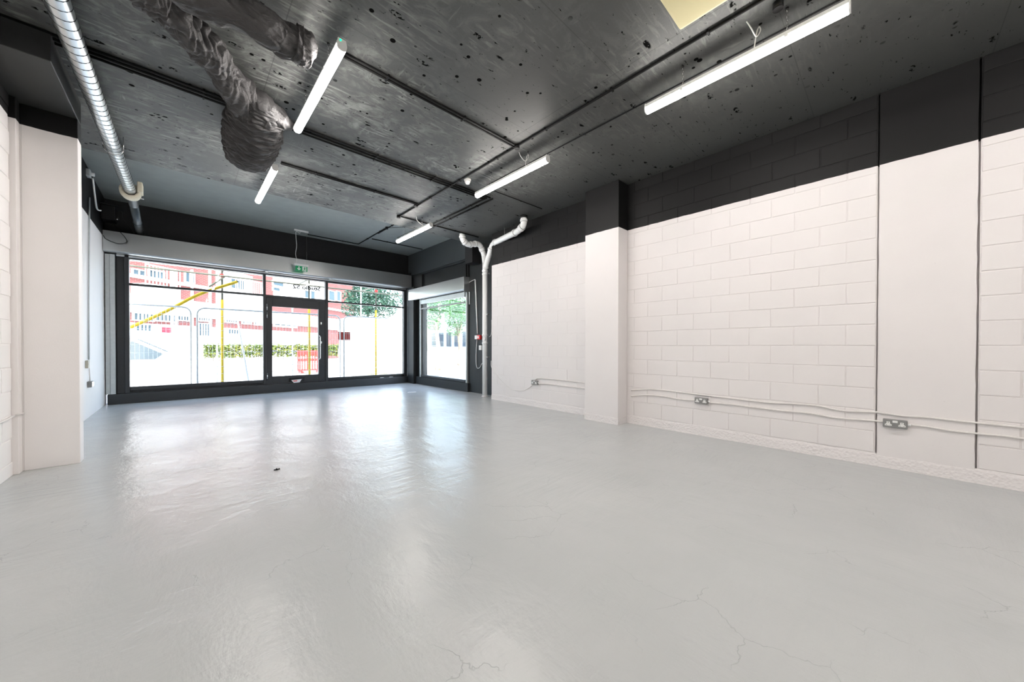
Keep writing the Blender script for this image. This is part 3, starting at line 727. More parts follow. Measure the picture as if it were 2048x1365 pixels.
def rbox(p, label, zt=ZS):
    t = thing('junction_box', (p[0], p[1], zt - 0.05), label, 'junction box', 'round black conduit boxes')
    part('body', MB().lathe((p[0], p[1], zt), (0, 0, -1), [(0.0005, 0.036), (0.04, 0.036), (0.046, 0.030)], 20), M['black'], t)
    part('lid', MB().lathe((p[0], p[1], zt - 0.046), (0, 0, -1), [(0, 0.034), (0.004, 0.034)], 20), M['cableblack'], t)
rbox(jb1 + Vector((0, -0.02, 0)), 'round black conduit box above the smoke detector batten')
rbox(jb2 + Vector((0.0, 0.0, 0)), 'round black conduit box nearest the small far right batten')
rbox(jb3, 'round black conduit elbow box at the end of the long run')
rbox(at(1556, 6, 2, ZS), 'round black conduit box above the largest batten')
rbox(u1 + Vector((0, 0.05, 0)), 'round black box on the raised ceiling by the slab edge', ZC)
fc = thing('flex_cable', (u1.x, SLAB_Y, 3.7), 'thin black cable drooping from the slab edge to the far right batten', 'cable')
part('cable', MB().tube(bez([(u1.x, max(u1.y, SLAB_Y + 0.05), ZC - 0.03), (u1.x - 0.01, SLAB_Y + 0.04, 3.95), (LP['C'][0] + 0.04, LP['C'][2] + 0.02, 3.75), (LP['C'][0] + 0.01, LP['C'][2] - 0.02, ZB + 0.092)], 8), 0.006, 6), M['cableblack'], fc)

sd_p = at(935, 362, 2, ZS - 0.03)
sd = thing('smoke_detector', (sd_p.x, sd_p.y, ZS - 0.09), 'small round white smoke detector on the ceiling', 'smoke detector')
part('base', MB().lathe((sd_p.x, sd_p.y, ZS), (0, 0, -1), [(0.0005, 0.055), (0.022, 0.055), (0.028, 0.050)], 28), M['whiteplastic'], sd)
part('dome', MB().lathe((sd_p.x, sd_p.y, ZS - 0.028), (0, 0, -1), [(0, 0.045), (0.02, 0.044), (0.035, 0.036), (0.048, 0.030), (0.054, 0.018)], 28), M['whiteplastic'], sd)

# ------------------------------------------------------------------ spiral duct
def ring_duct():
    xd, zd, r = -0.63, 3.72, 0.070
    t = thing('spiral_duct', (xd, 6.0, zd - r), 'silver spiral duct running along the ceiling beside the left wall', 'duct')
    part('tube', MB().tube([(xd - 0.03, -3.9, zd), (xd - 0.02, 4.0, zd), (xd, 6.0, zd), (xd + 0.025, 8.25, zd)], r, 28), M['duct'], t)
    hx = []; y = -0.2
    n_t = int((8.2 + 0.2) / 0.105) * 14
    for i in range(n_t + 1):
        q = 2 * math.pi * i / 14; yy = -0.2 + 0.105 * i / 14
        cx = xd - 0.02 + 0.045 * max(0, (yy - 4)) / 4.25
        hx.append((cx + (r + 0.0005) * math.cos(q), yy, zd + (r + 0.0005) * math.sin(q)))
    part('spiral_seam', MB().tube(hx, 0.0032, 5), M['ductdark'], t, label='dark raised spiral seam')
    for y in (1.5, 6.62):
        cx = xd + 0.005
        part('hanger', MB().tube([(cx + 0.085 * math.cos(a), y, zd + 0.085 * math.sin(a)) for a in [math.pi * k / 12 for k in range(-12, 13)]], 0.006, 5), M['steel'], t)
        for s_ in (-1, 1): part('hanger_rod', MB().tube([(cx + s_ * 0.086, y, zd), (cx + s_ * 0.086, y, ZS)], 0.004, 6), M['steel'], t)
    xe = xd + 0.03
    part('flexible_sleeve', MB().lathe((xe, 8.36, zd), (-0.03, 1, 0), [(0.02 * i, 0.058 + (0.006 if i % 2 else 0)) for i in range(36)], 24), M['ductdark'], t, label='dark ribbed sleeve')
    part('end_tube', MB().tube([(xe - 0.02, 9.06, zd), (xe - 0.06, 10.5, zd), (xe - 0.075, YF + 0.02, zd - 0.01)], 0.062, 22), M['ductdark'], t, label='dark metal end tube')
    part('joint_ring', MB().lathe((xe - 0.055, 10.3, zd), (0, 1, 0), [(0, 0.066), (0.02, 0.07), (0.04, 0.066)], 22), M['ductdark'], t)
    c = thing('foam_collar', (xe - 0.005, 8.26, zd - 0.1), 'cream foam collar around the silver duct', 'collar')
    cm = MB(); pr = [(0.0, 0.078), (0.0, 0.118), (0.08, 0.128), (0.20, 0.115), (0.26, 0.066), (0.16, 0.064)]
    n = 28; vs = []; 
    for h, rr in pr:
        for k in range(n):
            a = 2 * math.pi * k / n; w = rr * (1 + 0.06 * noise.noise(Vector((math.cos(a) * 2, math.sin(a) * 2, h * 20))))
            vs.append((xe - 0.005 + w * math.cos(a), 8.25 + h, zd + w * math.sin(a)))
    m = len(pr); fs = [(i * n + k, i * n + (k + 1) % n, ((i + 1) % m) * n + (k + 1) % n, ((i + 1) % m) * n + k) for i in range(m) for k in range(n)]
    cm.add(vs, fs, True); part('ring', cm, M['foam'], c)
    part('tail', MB().box((xe + 0.075, 8.20, zd - 0.01), (xe + 0.135, 8.42, zd + 0.15)), M['foam'], c, 0.008)
    part('bolt', MB().tube([(xe + 0.10, 8.40, zd - 0.06), (xe + 0.14, 8.40, zd - 0.06)], 0.008, 8), M['steel'], c)
ring_duct()

# ------------------------------------------------------------------ wrapped fabric ducts
def sweep(path, rad, n=56, m=150, seed=0, fold=0.13, flat=1.0, twist=1.2, freq=9.0, crease=0.0, cn=20.0):
    P = bez(path, 40); L = [0]
    for i in range(1, len(P)): L.append(L[-1] + (P[i] - P[i - 1]).length)
    tot = L[-1]
    def smp(s):
        s = min(max(s, 0), tot)
        for i in range(1, len(P)):
            if L[i] >= s:
                f = (s - L[i - 1]) / max(1e-9, L[i] - L[i - 1]); return P[i - 1].lerp(P[i], f)
        return P[-1]
    def rr(t):
        for i in range(1, len(rad)):
            if rad[i][0] >= t:
                (a, ra), (b, rb) = rad[i - 1], rad[i]; f = (t - a) / (b - a); f = f * f * (3 - 2 * f); return ra + (rb - ra) * f
        return rad[-1][1]
    mb = MB(); vs = []; u = None
    for i in range(m):
        t = i / (m - 1); c = smp(t * tot); d = (smp(t * tot + 0.02) - smp(t * tot - 0.02)).normalized()
        if u is None: u = d.cross(Vector((0, 0, 1))).normalized()
        u = (u - d * u.dot(d)).normalized(); w = d.cross(u); r = rr(t)
        for k in range(n):
            a = 2 * math.pi * k / n
            s = t * tot
            q = Vector((math.cos(a) * 0.9 + seed, math.sin(a) * 0.9, s * freq + math.sin(a * 1.0 + seed) * twist))
            f1 = 1 - 2 * abs(noise.noise(q)); q2 = Vector((math.cos(a) * 1.6 + 5 + seed, math.sin(a) * 1.6, s * freq * 2.4 + math.cos(a + seed) * twist * 1.6))
            f2 = 1 - 2 * abs(noise.noise(q2))
            lump = noise.noise(Vector((math.cos(a), math.sin(a), s * 3 + seed * 2)))
            f1 = f1 * abs(f1) ** 0.5; rad_ = r * (1 + fold * (0.6 * f1 + 0.45 * f2 - 0.4) + 0.12 * lump)
            if crease:
                for kk, ww in ((0, 1.0), (1, 0.7)):
                    ph = s * cn * (1 + 0.35 * kk) + 1.6 * noise.noise(Vector((math.cos(a) * 0.8 + kk * 9, math.sin(a) * 0.8, s * 2.5))) + 0.35 * math.sin(a + kk * 2 + seed)
                    v = abs((ph % 1.0) - 0.5) * 2; on = max(0.0, min(1.0, 0.55 + 2.2 * noise.noise(Vector((math.cos(a) * 1.3 + 3 * kk, math.sin(a) * 1.3, s * 4 + 7)))))
                    rad_ -= r * crease * ww * on * (1 - v) ** 2.2
            p = c + (u * math.cos(a) * flat + w * math.sin(a)) * rad_
            p.z = min(p.z, ZS - 0.003)
            vs.append(p)
    fs = [(i * n + k, i * n + (k + 1) % n, (i + 1) * n + (k + 1) % n, (i + 1) * n + k) for i in range(m - 1) for k in range(n)]
    fs += [tuple(range(n - 1, -1, -1)), tuple((m - 1) * n + k for k in range(n))]
    mb.add(vs, fs, True); return mb
def fp(x, y, z=3.70): return at(x, y, 2, z)
fa = thing('wrapped_duct', fp(400, 75, 3.6), 'black fabric wrapped duct ending in a bulging bag under the ceiling', 'duct', 'fabric wrapped ducts')
part('sleeve', sweep([fp(240, -70), fp(310, 0), fp(350, 30), fp(395, 78), fp(440, 135), fp(480, 190), fp(515, 225)], [(0, 0.14), (0.25, 0.125), (0.45, 0.135), (0.60, 0.115), (0.78, 0.155), (0.93, 0.17), (1, 0.13)], 96, 420, 1.3, 0.22, 1.0, 2.2, 9.0, 0.20, 9.0), M['fabric'], fa)
part('bag', sweep([fp(520, 200, 3.68), fp(512, 235, 3.67), fp(506, 268, 3.66), fp(500, 300, 3.66), fp(494, 318, 3.68)], [(0, 0.10), (0.18, 0.19), (0.42, 0.215), (0.75, 0.215), (0.92, 0.19), (1, 0.10)], 120, 420, 4.1, 0.16, 1.22, 2.2, 12.0, 0.17, 15.0), M['fabric'], fa, label='bulging wrinkled end bag')
part('pulled_corner', sweep([fp(520, 222, 3.68), fp(555, 238, 3.70), fp(580, 250, 3.72), fp(594, 252, 3.74)], [(0, 0.16), (0.4, 0.12), (0.75, 0.065), (1, 0.012)], 56, 90, 7.7, 0.22, 1.0, 2.5, 8), M['fabric'], fa)
fb = thing('wrapped_duct', fp(560, 75, 3.6), 'thicker black fabric wrapped duct ending beside the green-lit batten', 'duct', 'fabric wrapped ducts')
part('sleeve', sweep([fp(300, -90), fp(380, -20), fp(450, 12), fp(510, 42), fp(560, 74), fp(600, 92)], [(0, 0.13), (0.35, 0.135), (0.55, 0.115), (0.7, 0.13), (1, 0.12)], 96, 340, 9.2, 0.15, 1.0, 2.4, 6.0, 0.13, 6.0), M['fabric'], fb)
part('gathered_end', sweep([fp(590, 86), fp(608, 95), fp(622, 98), fp(632, 103)], [(0, 0.12), (0.4, 0.13), (0.75, 0.10), (1, 0.05)], 64, 60, 2.6, 0.26, 1.0, 3.0, 12), M['fabric'], fb, label='gathered ruffled end')

# ------------------------------------------------------------------ air conditioning cassette
cA = at(1360, 62, 2, 3.74)
cx1, cy1 = cA.x, cA.y; cx0, cy0 = cx1 - 0.95, cy1 - 0.95
ac = thing('air_conditioner', ((cx0 + cx1) / 2, (cy0 + cy1) / 2, 3.73), 'cream square ceiling air conditioner panel at the top edge', 'air conditioner')
part('panel', MB().box((cx0, cy0, 3.735), (cx1, cy1, 3.775)), M['cream'], ac, 0.022, 3)
part('casing', MB().box((cx0 + 0.06, cy0 + 0.06, 3.775), (cx1 - 0.06, cy1 - 0.06, ZS - 0.001)), M['cream'], ac)
part('grille', MB().box((cx0 + 0.22, cy0 + 0.22, 3.726), (cx1 - 0.22, cy1 - 0.22, 3.736)), M['cream'], ac, 0.008, 2)
for i in range(9): part('grille_bar', MB().box((cx0 + 0.30, cy0 + 0.31 + i * 0.04, 3.722), (cx1 - 0.30, cy0 + 0.322 + i * 0.04, 3.727)), M['cream'], ac)
for k in range(4):
    if k < 2: yy = (cy0 + 0.09, cy1 - 0.13)[k]; q = ((cx0 + 0.29, yy, 3.730), (cx1 - 0.29, yy + 0.04, 3.7365))
    else: xx = (cx0 + 0.09, cx1 - 0.13)[k - 2]; q = ((xx, cy0 + 0.29, 3.730), (xx + 0.04, cy1 - 0.29, 3.7365))
    part('air_slot', MB().box(*q), M['creamdark'], ac, label='dark narrow air outlet slot')

# ------------------------------------------------------------------ exit sign
EYY = 10.80
def ex(x, y): return at(x, y, 1, EYY)
e0, e1 = ex(588.5, 526), ex(617, 532)
es = thing('exit_sign', ((e0.x + e1.x) / 2, EYY, 3.25), 'hanging green exit sign with down arrow and running figure', 'exit sign')
zc0 = 4.31
part('ceiling_bar', MB().box((e0.x, EYY - 0.03, zc0), (e1.x, EYY + 0.03, ZC - 0.001)), M['whiteplastic'], es, 0.005)
zt_ = (e0.z + e1.z) / 2 + 0.005
part('housing', MB().box((e0.x, EYY - 0.02, zt_ - 0.055), (e1.x, EYY + 0.02, zt_)), M['whiteplastic'], es, 0.004)
bx0, bx1 = e0.x + 0.028, e1.x - 0.028; bz1 = zt_ - 0.056; bz0 = bz1 - 0.135
pl_ = part('sign_blade', MB().box((bx0, EYY - 0.004, bz0), (bx1, EYY + 0.004, bz1)), M['green'], es, label='green sign blade')
def flat(poly): return MB().prism([(px, EYY - 0.0042, pz) for px, pz in poly], (0, -0.0015, 0))
W_, H_ = bx1 - bx0, bz1 - bz0
ac_x = bx0 + W_ * 0.29; cz = (bz0 + bz1) / 2
ar = [(ac_x - .011, cz + .05), (ac_x + .011, cz + .05), (ac_x + .011, cz - .012), (ac_x + .032, cz + .010), (ac_x + .046, cz - .002), (ac_x, cz - .052), (ac_x - .046, cz - .002), (ac_x - .032, cz + .010), (ac_x - .011, cz - .012)]
part('arrow', flat(ar), M['signwhite'], pl_)
fx = bx0 + W_ * 0.76
part('doorway', flat([(fx - .052, bz0 + .008), (fx + .040, bz0 + .008), (fx + .040, bz1 - .008), (fx - .052, bz1 - .008)]), M['signwhite'], pl_)
man = MB()
def flat2(poly): man.prism([(px, EYY - 0.0058, pz) for px, pz in poly], (0, -0.0015, 0))
flat2([(fx + .006 + .010 * math.cos(a), cz + .046 + .010 * math.sin(a)) for a in [2 * math.pi * k / 10 for k in range(10)]])
flat2([(fx - .010, cz + .034), (fx + .012, cz + .034), (fx + .006, cz - .006), (fx - .014, cz - .004)])
flat2([(fx - .012, cz - .002), (fx + .004, cz - .004), (fx + .024, cz - .030), (fx + .014, cz - .038)])
flat2([(fx - .014, cz - .002), (fx - .002, cz - .006), (fx - .020, cz - .055), (fx - .032, cz - .052)])
flat2([(fx + .010, cz + .034), (fx + .034, cz + .010), (fx + .028, cz + .004), (fx + .006, cz + .022)])
flat2([(fx - .008, cz + .034), (fx - .034, cz + .020), (fx - .030, cz + .012), (fx - .008, cz + .022)])
part('running_figure', man, M['green'], pl_)
cxw = e0.x + 0.045
part('cable', MB().tube(bez([(cxw + 0.10, EYY, zc0), (cxw + 0.08, EYY, zc0 - 0.05), (cxw, EYY, zc0 - 0.02), (cxw, EYY, zc0 - 0.20), (cxw + 0.012, EYY, zc0 - 0.40), (cxw - 0.012, EYY, zc0 - 0.62), (cxw + 0.015, EYY, zt_ + 0.10), (cxw - 0.005, EYY, zt_)], 7), 0.006, 6), M['whiteplastic'], es)
part('suspension_wire', MB().tube([(e1.x - 0.04, EYY, zc0), (e1.x - 0.04, EYY, zt_)], 0.0012, 5), M['steel'], es)
part('suspension_wire', MB().tube([(e0.x + 0.03, EYY, zc0), (e0.x + 0.03, EYY, zt_)], 0.0012, 5), M['steel'], es)

# ------------------------------------------------------------------ white waste pipes
PX, PY_, PR = 5.45, 6.82, 0.063
sp = thing('waste_pipe', (PX, PY_, 0), 'white plastic waste pipe forking into two branches under the ceiling', 'pipe')
part('stack', MB().tube([(PX, PY_, 0.0), (PX, PY_, 3.46)], PR, 24), M['pvc'], sp)
def collar(c, d, r=PR + 0.010, l=0.035, seal=False):
    d = Vector(d).normalized(); c = Vector(c)
    part('collar', MB().lathe(c - d * l / 2, d, [(0, r - 0.004), (0.004, r), (l - 0.004, r), (l, r - 0.004)], 24), M['pvc'], sp)
    if seal: part('seal_ring', MB().lathe(c - d * (l / 2 + 0.007), d, [(0, r - 0.006), (0.006, r - 0.004)], 24), M['greymetal'], sp)
for z in (1.52, 1.32, 3.02, 3.10): collar((PX, PY_, z), (0, 0, 1), PR + 0.010, 0.045)
part('access_cap', MB().lathe((PX, PY_, 1.42), (-0.62, -0.35, 0), [(0.03, 0.040), (0.072, 0.042), (0.082, 0.036)], 22), M['pvc'], sp)
part('foot_ring', MB().lathe((PX, PY_, 0), (0, 0, 1), [(0, PR + 0.016), (0.02, PR + 0.012), (0.028, PR)], 24), M['mortar'], sp)
def branch(pts):
    path = elbowed(pts, 0.13)
    part('branch', MB().tube(path, PR, 24), M['pvc'], sp)
    for i in range(1, len(pts) - 1):
        a, b, c = Vector(pts[i - 1]), Vector(pts[i]), Vector(pts[i + 1])
        r = min(0.14, (a - b).length * 0.5, (c - b).length * 0.5)
        if i > 1: collar(b + (a - b).normalized() * r, a - b, PR + 0.013, 0.045, True)
        collar(b + (c - b).normalized() * r, c - b, PR + 0.013, 0.045, True)
RB = [Vector((PX, PY_, 3.02)), Vector((PX, PY_, 3.14)), at(985, 488, 0, 5.345), at(1036, 463, 0, 5.12), at(1048, 450, 0, 5.06)]
RB.append(Vector((RB[-1].x - 0.01, RB[-1].y, ZS)))
branch(RB)
hr = RB[2].lerp(RB[3], 0.5)
YL = 6.86
LB = [Vector((PX, PY_, 3.30)), Vector((PX, YL, 3.52)), at(959, 487, 1, YL), at(935, 490, 1, YL), at(925, 480, 1, YL)]
LB.append(Vector((LB[-1].x - 0.01, YL, ZS)))
branch(LB)
for z in (3.02, 2.02, 0.98):
    part('bracket', MB().obox((PX + 0.02, PY_ - 0.07, z), (0.012, 0, 0), (0, 0.055, 0), (0, 0, 0.014)).box((PX - 0.05, PY_ - 0.155, z - 0.02), (PX + 0.02, PY_ - 0.125, z + 0.02)), M['greymetal'], sp, label='grey wall bracket')
part('hanger_rod', MB().tube([(hr.x, hr.y, hr.z + PR), (hr.x, hr.y, ZS)], 0.005, 6), M['greymetal'], sp)
part('ceiling_socket', MB().lathe((RB[-1].x, RB[-1].y, ZS), (0, 0, -1), [(0.0005, PR + 0.02), (0.045, PR + 0.018)], 24), M['black'], sp)

# trunking, call point, cables on the dark wall
tr1 = at(950.5, 560, 0, XB - 0.012); tr2 = at(955, 668, 0, XB - 0.012)
tk = solo('cable_trunking', MB().tube([tr1, tr2], 0.017, 8), M['pvc'], 'thin white cable trunking left of the waste pipe', 'trunking')
cp = at(957, 675, 0, XB - 0.02)
fcp = thing('alarm_call_point', (XB, cp.y, cp.z - 0.06), 'white and red alarm box on the dark wall beside the waste pipe', 'alarm')
part('back_box', MB().box((XB - 0.05, cp.y + 0.015, cp.z - 0.05), (XB, cp.y + 0.13, cp.z + 0.05)), M['whiteplastic'], fcp, 0.006, 2)
part('red_housing', MB().box((XB - 0.06, cp.y - 0.11, cp.z - 0.058), (XB, cp.y + 0.012, cp.z + 0.058)), M['red'], fcp, 0.006, 2, label='red housing')
part('glass_window', MB().box((XB - 0.063, cp.y - 0.06, cp.z - 0.03), (XB - 0.059, cp.y - 0.015, cp.z + 0.03)), M['signwhite'], fcp)
wbx = at(962, 696, 0, XB - 0.01)
sw = thing('switch_box', (XB, wbx.y, wbx.z - 0.06), 'small white switch box half hidden behind the waste pipe', 'switch')
part('box', MB().box((XB - 0.045, wbx.y - 0.05, wbx.z - 0.06), (XB, wbx.y + 0.05, wbx.z + 0.06)), M['whiteplastic'], sw, 0.006)
part('rocker', MB().box((XB - 0.052, wbx.y - 0.012, wbx.z - 0.02), (XB - 0.045, wbx.y + 0.012, wbx.z + 0.02)), M['whiteplastic'], sw, 0.002)
def bx_at(x, y, d=0.012): return at(x, y, 0, XB - d)
solo('loop_cable', MB().tube(bez([bx_at(954, 680), bx_at(952.5, 700), bx_at(952.5, 728), bx_at(955, 737), bx_at(960, 735), bx_at(963, 729), bx_at(966, 726)], 8), 0.008, 6), M['pvc'], 'looped white cable hanging below the red alarm box', 'cable')
solo('feed_cable', MB().tube(bez([at(928, 566, 0, 5.55), at(936, 566, 0, XB - 0.03), at(944, 562, 0, XB - 0.02), at(950, 559, 0, XB - 0.012)], 8), 0.007, 6), M['pvc'], 'short white cable from the side shutter box to the trunking', 'cable')

# ------------------------------------------------------------------ sockets and cables on the right wall
def rw(x, y, d=0.0): return at(x, y, 0, XR - d)
def socket(y, z, label, tilt=0.0):
    t = thing('double_socket', (XR, y, z - 0.045), label, 'socket', 'grey metal double sockets')
    w, h, d = 0.085, 0.043, 0.042
    part('back_box', MB().box((XR - d, y - w, z - h), (XR - 0.0005, y + w, z + h)), M['greymetal'], t, 0.010, 3)
    fp_ = part('face_plate', MB().box((XR - d - 0.006, y - w + 0.003, z - h + 0.003), (XR - d, y + w - 0.003, z + h - 0.003)), M['greymetal'], t, 0.003)
    xf = XR - d - 0.006
    for s_ in (-1, 1):
        c = y + s_ * 0.047
        ol = MB().prism([(xf, c + a, z + b) for a, b in ((-.012, .020), (.012, .020), (.012, .000), (.024, -.008), (.024, -.022), (-.024, -.022), (-.024, -.008), (-.012, .000))], (-0.0025, 0, 0))
        oo = part('outlet', ol, M['whiteplastic'], t, label='white three pin outlet')
        part('pin_holes', MB().box((xf - 0.0032, c - .003, z + .006), (xf - 0.0024, c + .003, z + .016)).box((xf - 0.0032, c - .018, z - .017), (xf - 0.0024, c - .010, z - .012)).box((xf - 0.0032, c + .010, z - .017), (xf - 0.0024, c + .018, z - .012)), M['greymetal'], oo)
    part('switch', MB().box((xf - 0.005, y - 0.018, z + 0.012), (xf, y + 0.018, z + 0.034)), M['whiteplastic'], t, 0.002)
    part('cable_gland', MB().tube([(XR - 0.02, y - w - 0.022, z), (XR - 0.02, y - w, z)], 0.012, 12), M['pvc'], t)
s1 = rw(1403, 802, 0.02); s2 = rw(1790, 848, 0.02); s3 = rw(1070, 765.5, 0.02)
socket(s1.y, s1.z, 'grey double socket on the blockwork beside the pier')
socket(s2.y, s2.z, 'grey double socket on the smooth panel between the cracks')
socket(s3.y, s3.z, 'grey double socket on the far wall beyond the pier')
def z8(x, y): return (1150 + .4836 * x, 340 + .4836 * y)
def wcable(pts, label):
    P = [rw(*p, d=0.011) for p in pts]
    return solo('wall_cable', MB().tube(bez(P, 8), 0.0095, 7), M['cablewhite'], label, 'cable', 'painted cables along the right wall')
wcable([z8(232, 912), z8(300, 908), z8(370, 912), z8(500, 928), z8(640, 945), z8(800, 963), z8(900, 968), z8(1000, 976), z8(1110, 997), z8(1250, 1003), z8(1350, 1018), z8(1440, 1023), z8(1560, 1036), z8(1665, 1047), z8(1760, 1056), z8(1860, 1067)], 'upper white painted cable running along the near wall above the sockets')
wcable([z8(232, 936), z8(300, 932), z8(370, 938), z8(440, 950), z8(497, 953)], 'lower white painted cable between the pier and the first socket')
wcable([z8(550, 962), z8(640, 970), z8(760, 985), z8(860, 997), z8(960, 1006), z8(1080, 1026), z8(1180, 1034), z8(1282, 1042)], 'lower white painted cable linking the two near sockets')
wcable([z8(1372, 1052), z8(1450, 1062), z8(1560, 1080), z8(1665, 1091), z8(1760, 1100), z8(1860, 1113)], 'lower white painted cable from the panel socket past the second crack')
def fz(x, y): return (920 + x * 280 / 2048, 640 + y * 180 / 1317)
wcable([fz(1100, 890), fz(1115, 865), fz(1150, 856), fz(1300, 866), fz(1500, 885), fz(1700, 908), fz(1850, 925)], 'upper white painted cable on the far wall ending at the pier')
wcable([fz(1150, 935), fz(1300, 940), fz(1500, 965), fz(1700, 990), fz(1850, 1008)], 'lower white painted cable on the far wall ending at the pier')
P = [rw(*fz(*p), d=0.006) for p in ((455, 600), (460, 690), (520, 790), (620, 910), (740, 1010), (900, 1040), (1000, 1000), (1070, 945))]
solo('drooping_cable', MB().tube(bez(P, 8), 0.0055, 6), M['cablewhite'], 'thin grey cable drooping from the waste pipe to the far socket', 'cable')
P = [rw(*fz(*p), d=0.006) for p in ((462, 0), (462, 150), (450, 230), (425, 250))]
solo('thin_wall_wire', MB().tube(bez(P, 8), 0.004, 6), M['cablewhite'], 'thin white wire down the wall edge beside the waste pipe', 'cable')

# ------------------------------------------------------------------ left wall fittings
def lw(x, y, d=0.0): return at(x, y, 0, XL + d)
P = [lw(179, 395, .015), lw(178.5, 430, .015), lw(178, 500, .015), lw(177.5, 600, .015), lw(177.5, 720, .015)]
solo('wall_conduit', MB().tube(P, 0.011, 8), M['rail'], 'thin grey conduit running down the left wall to the switch', 'conduit')
p = lw(175.5, 729, .02)
fs_ = thing('fused_switch', (XL, p.y, p.z - 0.05), 'beige fused switch on the white left wall', 'switch')
part('box', MB().box((XL, p.y - 0.07, p.z - 0.065), (XL + 0.035, p.y + 0.07, p.z + 0.065)), simple('beige_plastic', (0.50, 0.48, 0.40), 0.5), fs_, 0.006, 2)
part('rocker', MB().box((XL + 0.035, p.y - 0.02, p.z - 0.02), (XL + 0.042, p.y + 0.02, p.z + 0.02)), M['whiteplastic'], fs_, 0.002)
p2 = lw(180, 769, .02)
ls = thing('wall_socket', (XL, p2.y, p2.z - 0.06), 'grey metal socket low on the white left wall', 'socket')
part('back_box', MB().box((XL, p2.y - 0.09, p2.z - 0.05), (XL + 0.05, p2.y + 0.09, p2.z + 0.05)), M['greymetal'], ls, 0.006, 2)
part('face_plate', MB().box((XL + 0.05, p2.y - 0.085, p2.z - 0.045), (XL + 0.056, p2.y + 0.085, p2.z + 0.045)), M['steel'], ls, 0.003)
part('cable', MB().tube([(XL + 0.02, p2.y, p2.z + 0.05), (XL + 0.015, p2.y - 0.02, p.z - 0.065)], 0.008, 6), M['cablewhite'], ls)
p3 = lw(178, 347, .03)
jb = thing('wall_junction_box', (XL, p3.y, p3.z - 0.08), 'pale junction box with a hanging tail high on the dark left wall', 'junction box')
part('box', MB().box((XL, p3.y - 0.06, p3.z - 0.06), (XL + 0.05, p3.y + 0.08, p3.z + 0.06)), M['rail'], jb, 0.008, 2)
part('lamp', MB().tube([(XL + 0.05, p3.y + 0.02, p3.z), (XL + 0.09, p3.y + 0.02, p3.z)], 0.03, 14), M['whiteplastic'], jb)
part('tail', MB().tube(bez([(XL + 0.06, p3.y + 0.10, p3.z - 0.04), (XL + 0.06, p3.y + 0.28, p3.z - 0.28), (XL + 0.07, p3.y + 0.40, p3.z - 0.48), (XL + 0.12, p3.y + 0.42, p3.z - 0.50)], 6), 0.013, 8), M['pvc'], jb, label='white cable tail')
mo = thing('shutter_motor', (XL + 0.12, 11.0, 3.74), 'black shutter motor box in the dark top left corner', 'motor')
part('casing', MB().box((XL + 0.005, 10.78, 3.80), (XL + 0.20, 11.12, 4.08)), M['black'], mo, 0.012, 2)
part('bracket', MB().box((XL + 0.005, 10.74, 4.085), (XL + 0.30, 11.14, 4.105)), M['bay'], mo, 0.003)
part('knob', MB().tube([(XL + 0.20, 10.9, 3.86), (XL + 0.235, 10.88, 3.86)], 0.022, 14), M['steel'], mo)
solo('loose_cable', MB().tube(bez([(XL + 0.16, 10.96, 3.78), (XL + 0.22, 10.965, 3.66), (XL + 0.32, 10.965, 3.52), (XL + 0.34, 10.968, 3.42), (XL + 0.22, 10.97, 3.37), (XL + 0.06, 10.97, 3.43), (XL + 0.02, 10.96, 3.50)], 8), 0.006, 6), M['cableblack'], 'loose black cable looping over the left end of the long shutter box', 'cable')
solo('motor_cable', MB().tube(bez([(XL + 0.28, 10.95, 4.08), (XL + 0.30, 10.96, 3.9), (XL + 0.40, 11.0, 3.74), (XL + 0.46, 11.03, 3.63)], 8), 0.006, 6), M['bay'], 'thin grey cable from the shutter motor down to the shutter box', 'cable')
P = [at(0, 846, 0, XL + .012), at(14, 840, 0, XL + .012), at(27, 832.5, 0, XL + .012)]
P += [at(38, 829, 1, 5.742 - .012), at(47, 826.5, 1, 5.85 - .012)]
solo('pier_cable', MB().tube(bez([P[0] + Vector((0, -0.8, -0.02))] + P, 6), 0.009, 7), M['cablewhite'], 'white cable along the near left wall ending at the left pier', 'cable')

# scraps on the floor
dp = at(553, 941, 2, 0.0)
ds = MB()
for i, (dx, dy, r) in enumerate(((0, 0, .014), (.022, .006, .010), (-.016, .010, .008))):
    ds.lathe((dp.x + dx, dp.y + dy, 0.0), (0.1, 0.2, 1), [(0, r), (r * .8, r * .8), (r * 1.3, r * .3)], 7, False)
solo('floor_scrap', ds, M['cableblack'], 'tiny black scrap lying on the floor left of centre', 'debris')
wp_ = at(822, 785, 2, 0.0)
solo('white_scrap', MB().prism([(wp_.x - .12, wp_.y - .02, 0), (wp_.x + .10, wp_.y - .10, 0), (wp_.x + .13, wp_.y - .03, 0), (wp_.x - .06, wp_.y + .05, 0)], (0, 0, .004)), M['paper'], 'small flat white scrap on the floor near the side window', 'debris')
for j, (xx, lab) in enumerate(((764, 'left one of two small white paper scraps on the right window plinth'), (782, 'right one of two small white paper scraps on the right window plinth'))):
    q = at(xx, 757, 1, 11.2)
    solo('paper_scrap', MB().prism([(q.x - .06, 11.19, .216), (q.x + .07, 11.20, .216), (q.x + .05, 11.25, .216), (q.x - .04, 11.25, .216)], (0, 0, .012)), M['paper'], lab, 'debris', 'paper scraps on the plinth')

# ------------------------------------------------------------------ outside
struct('pavement', MB().box((-30, YF + 0.22, -0.30), (60, 80, -0.02)).box((6.01, -12, -0.30), (60, YF + 0.22, -0.02)), M['pave'], 'pale sunlit pavement outside the shopfront')
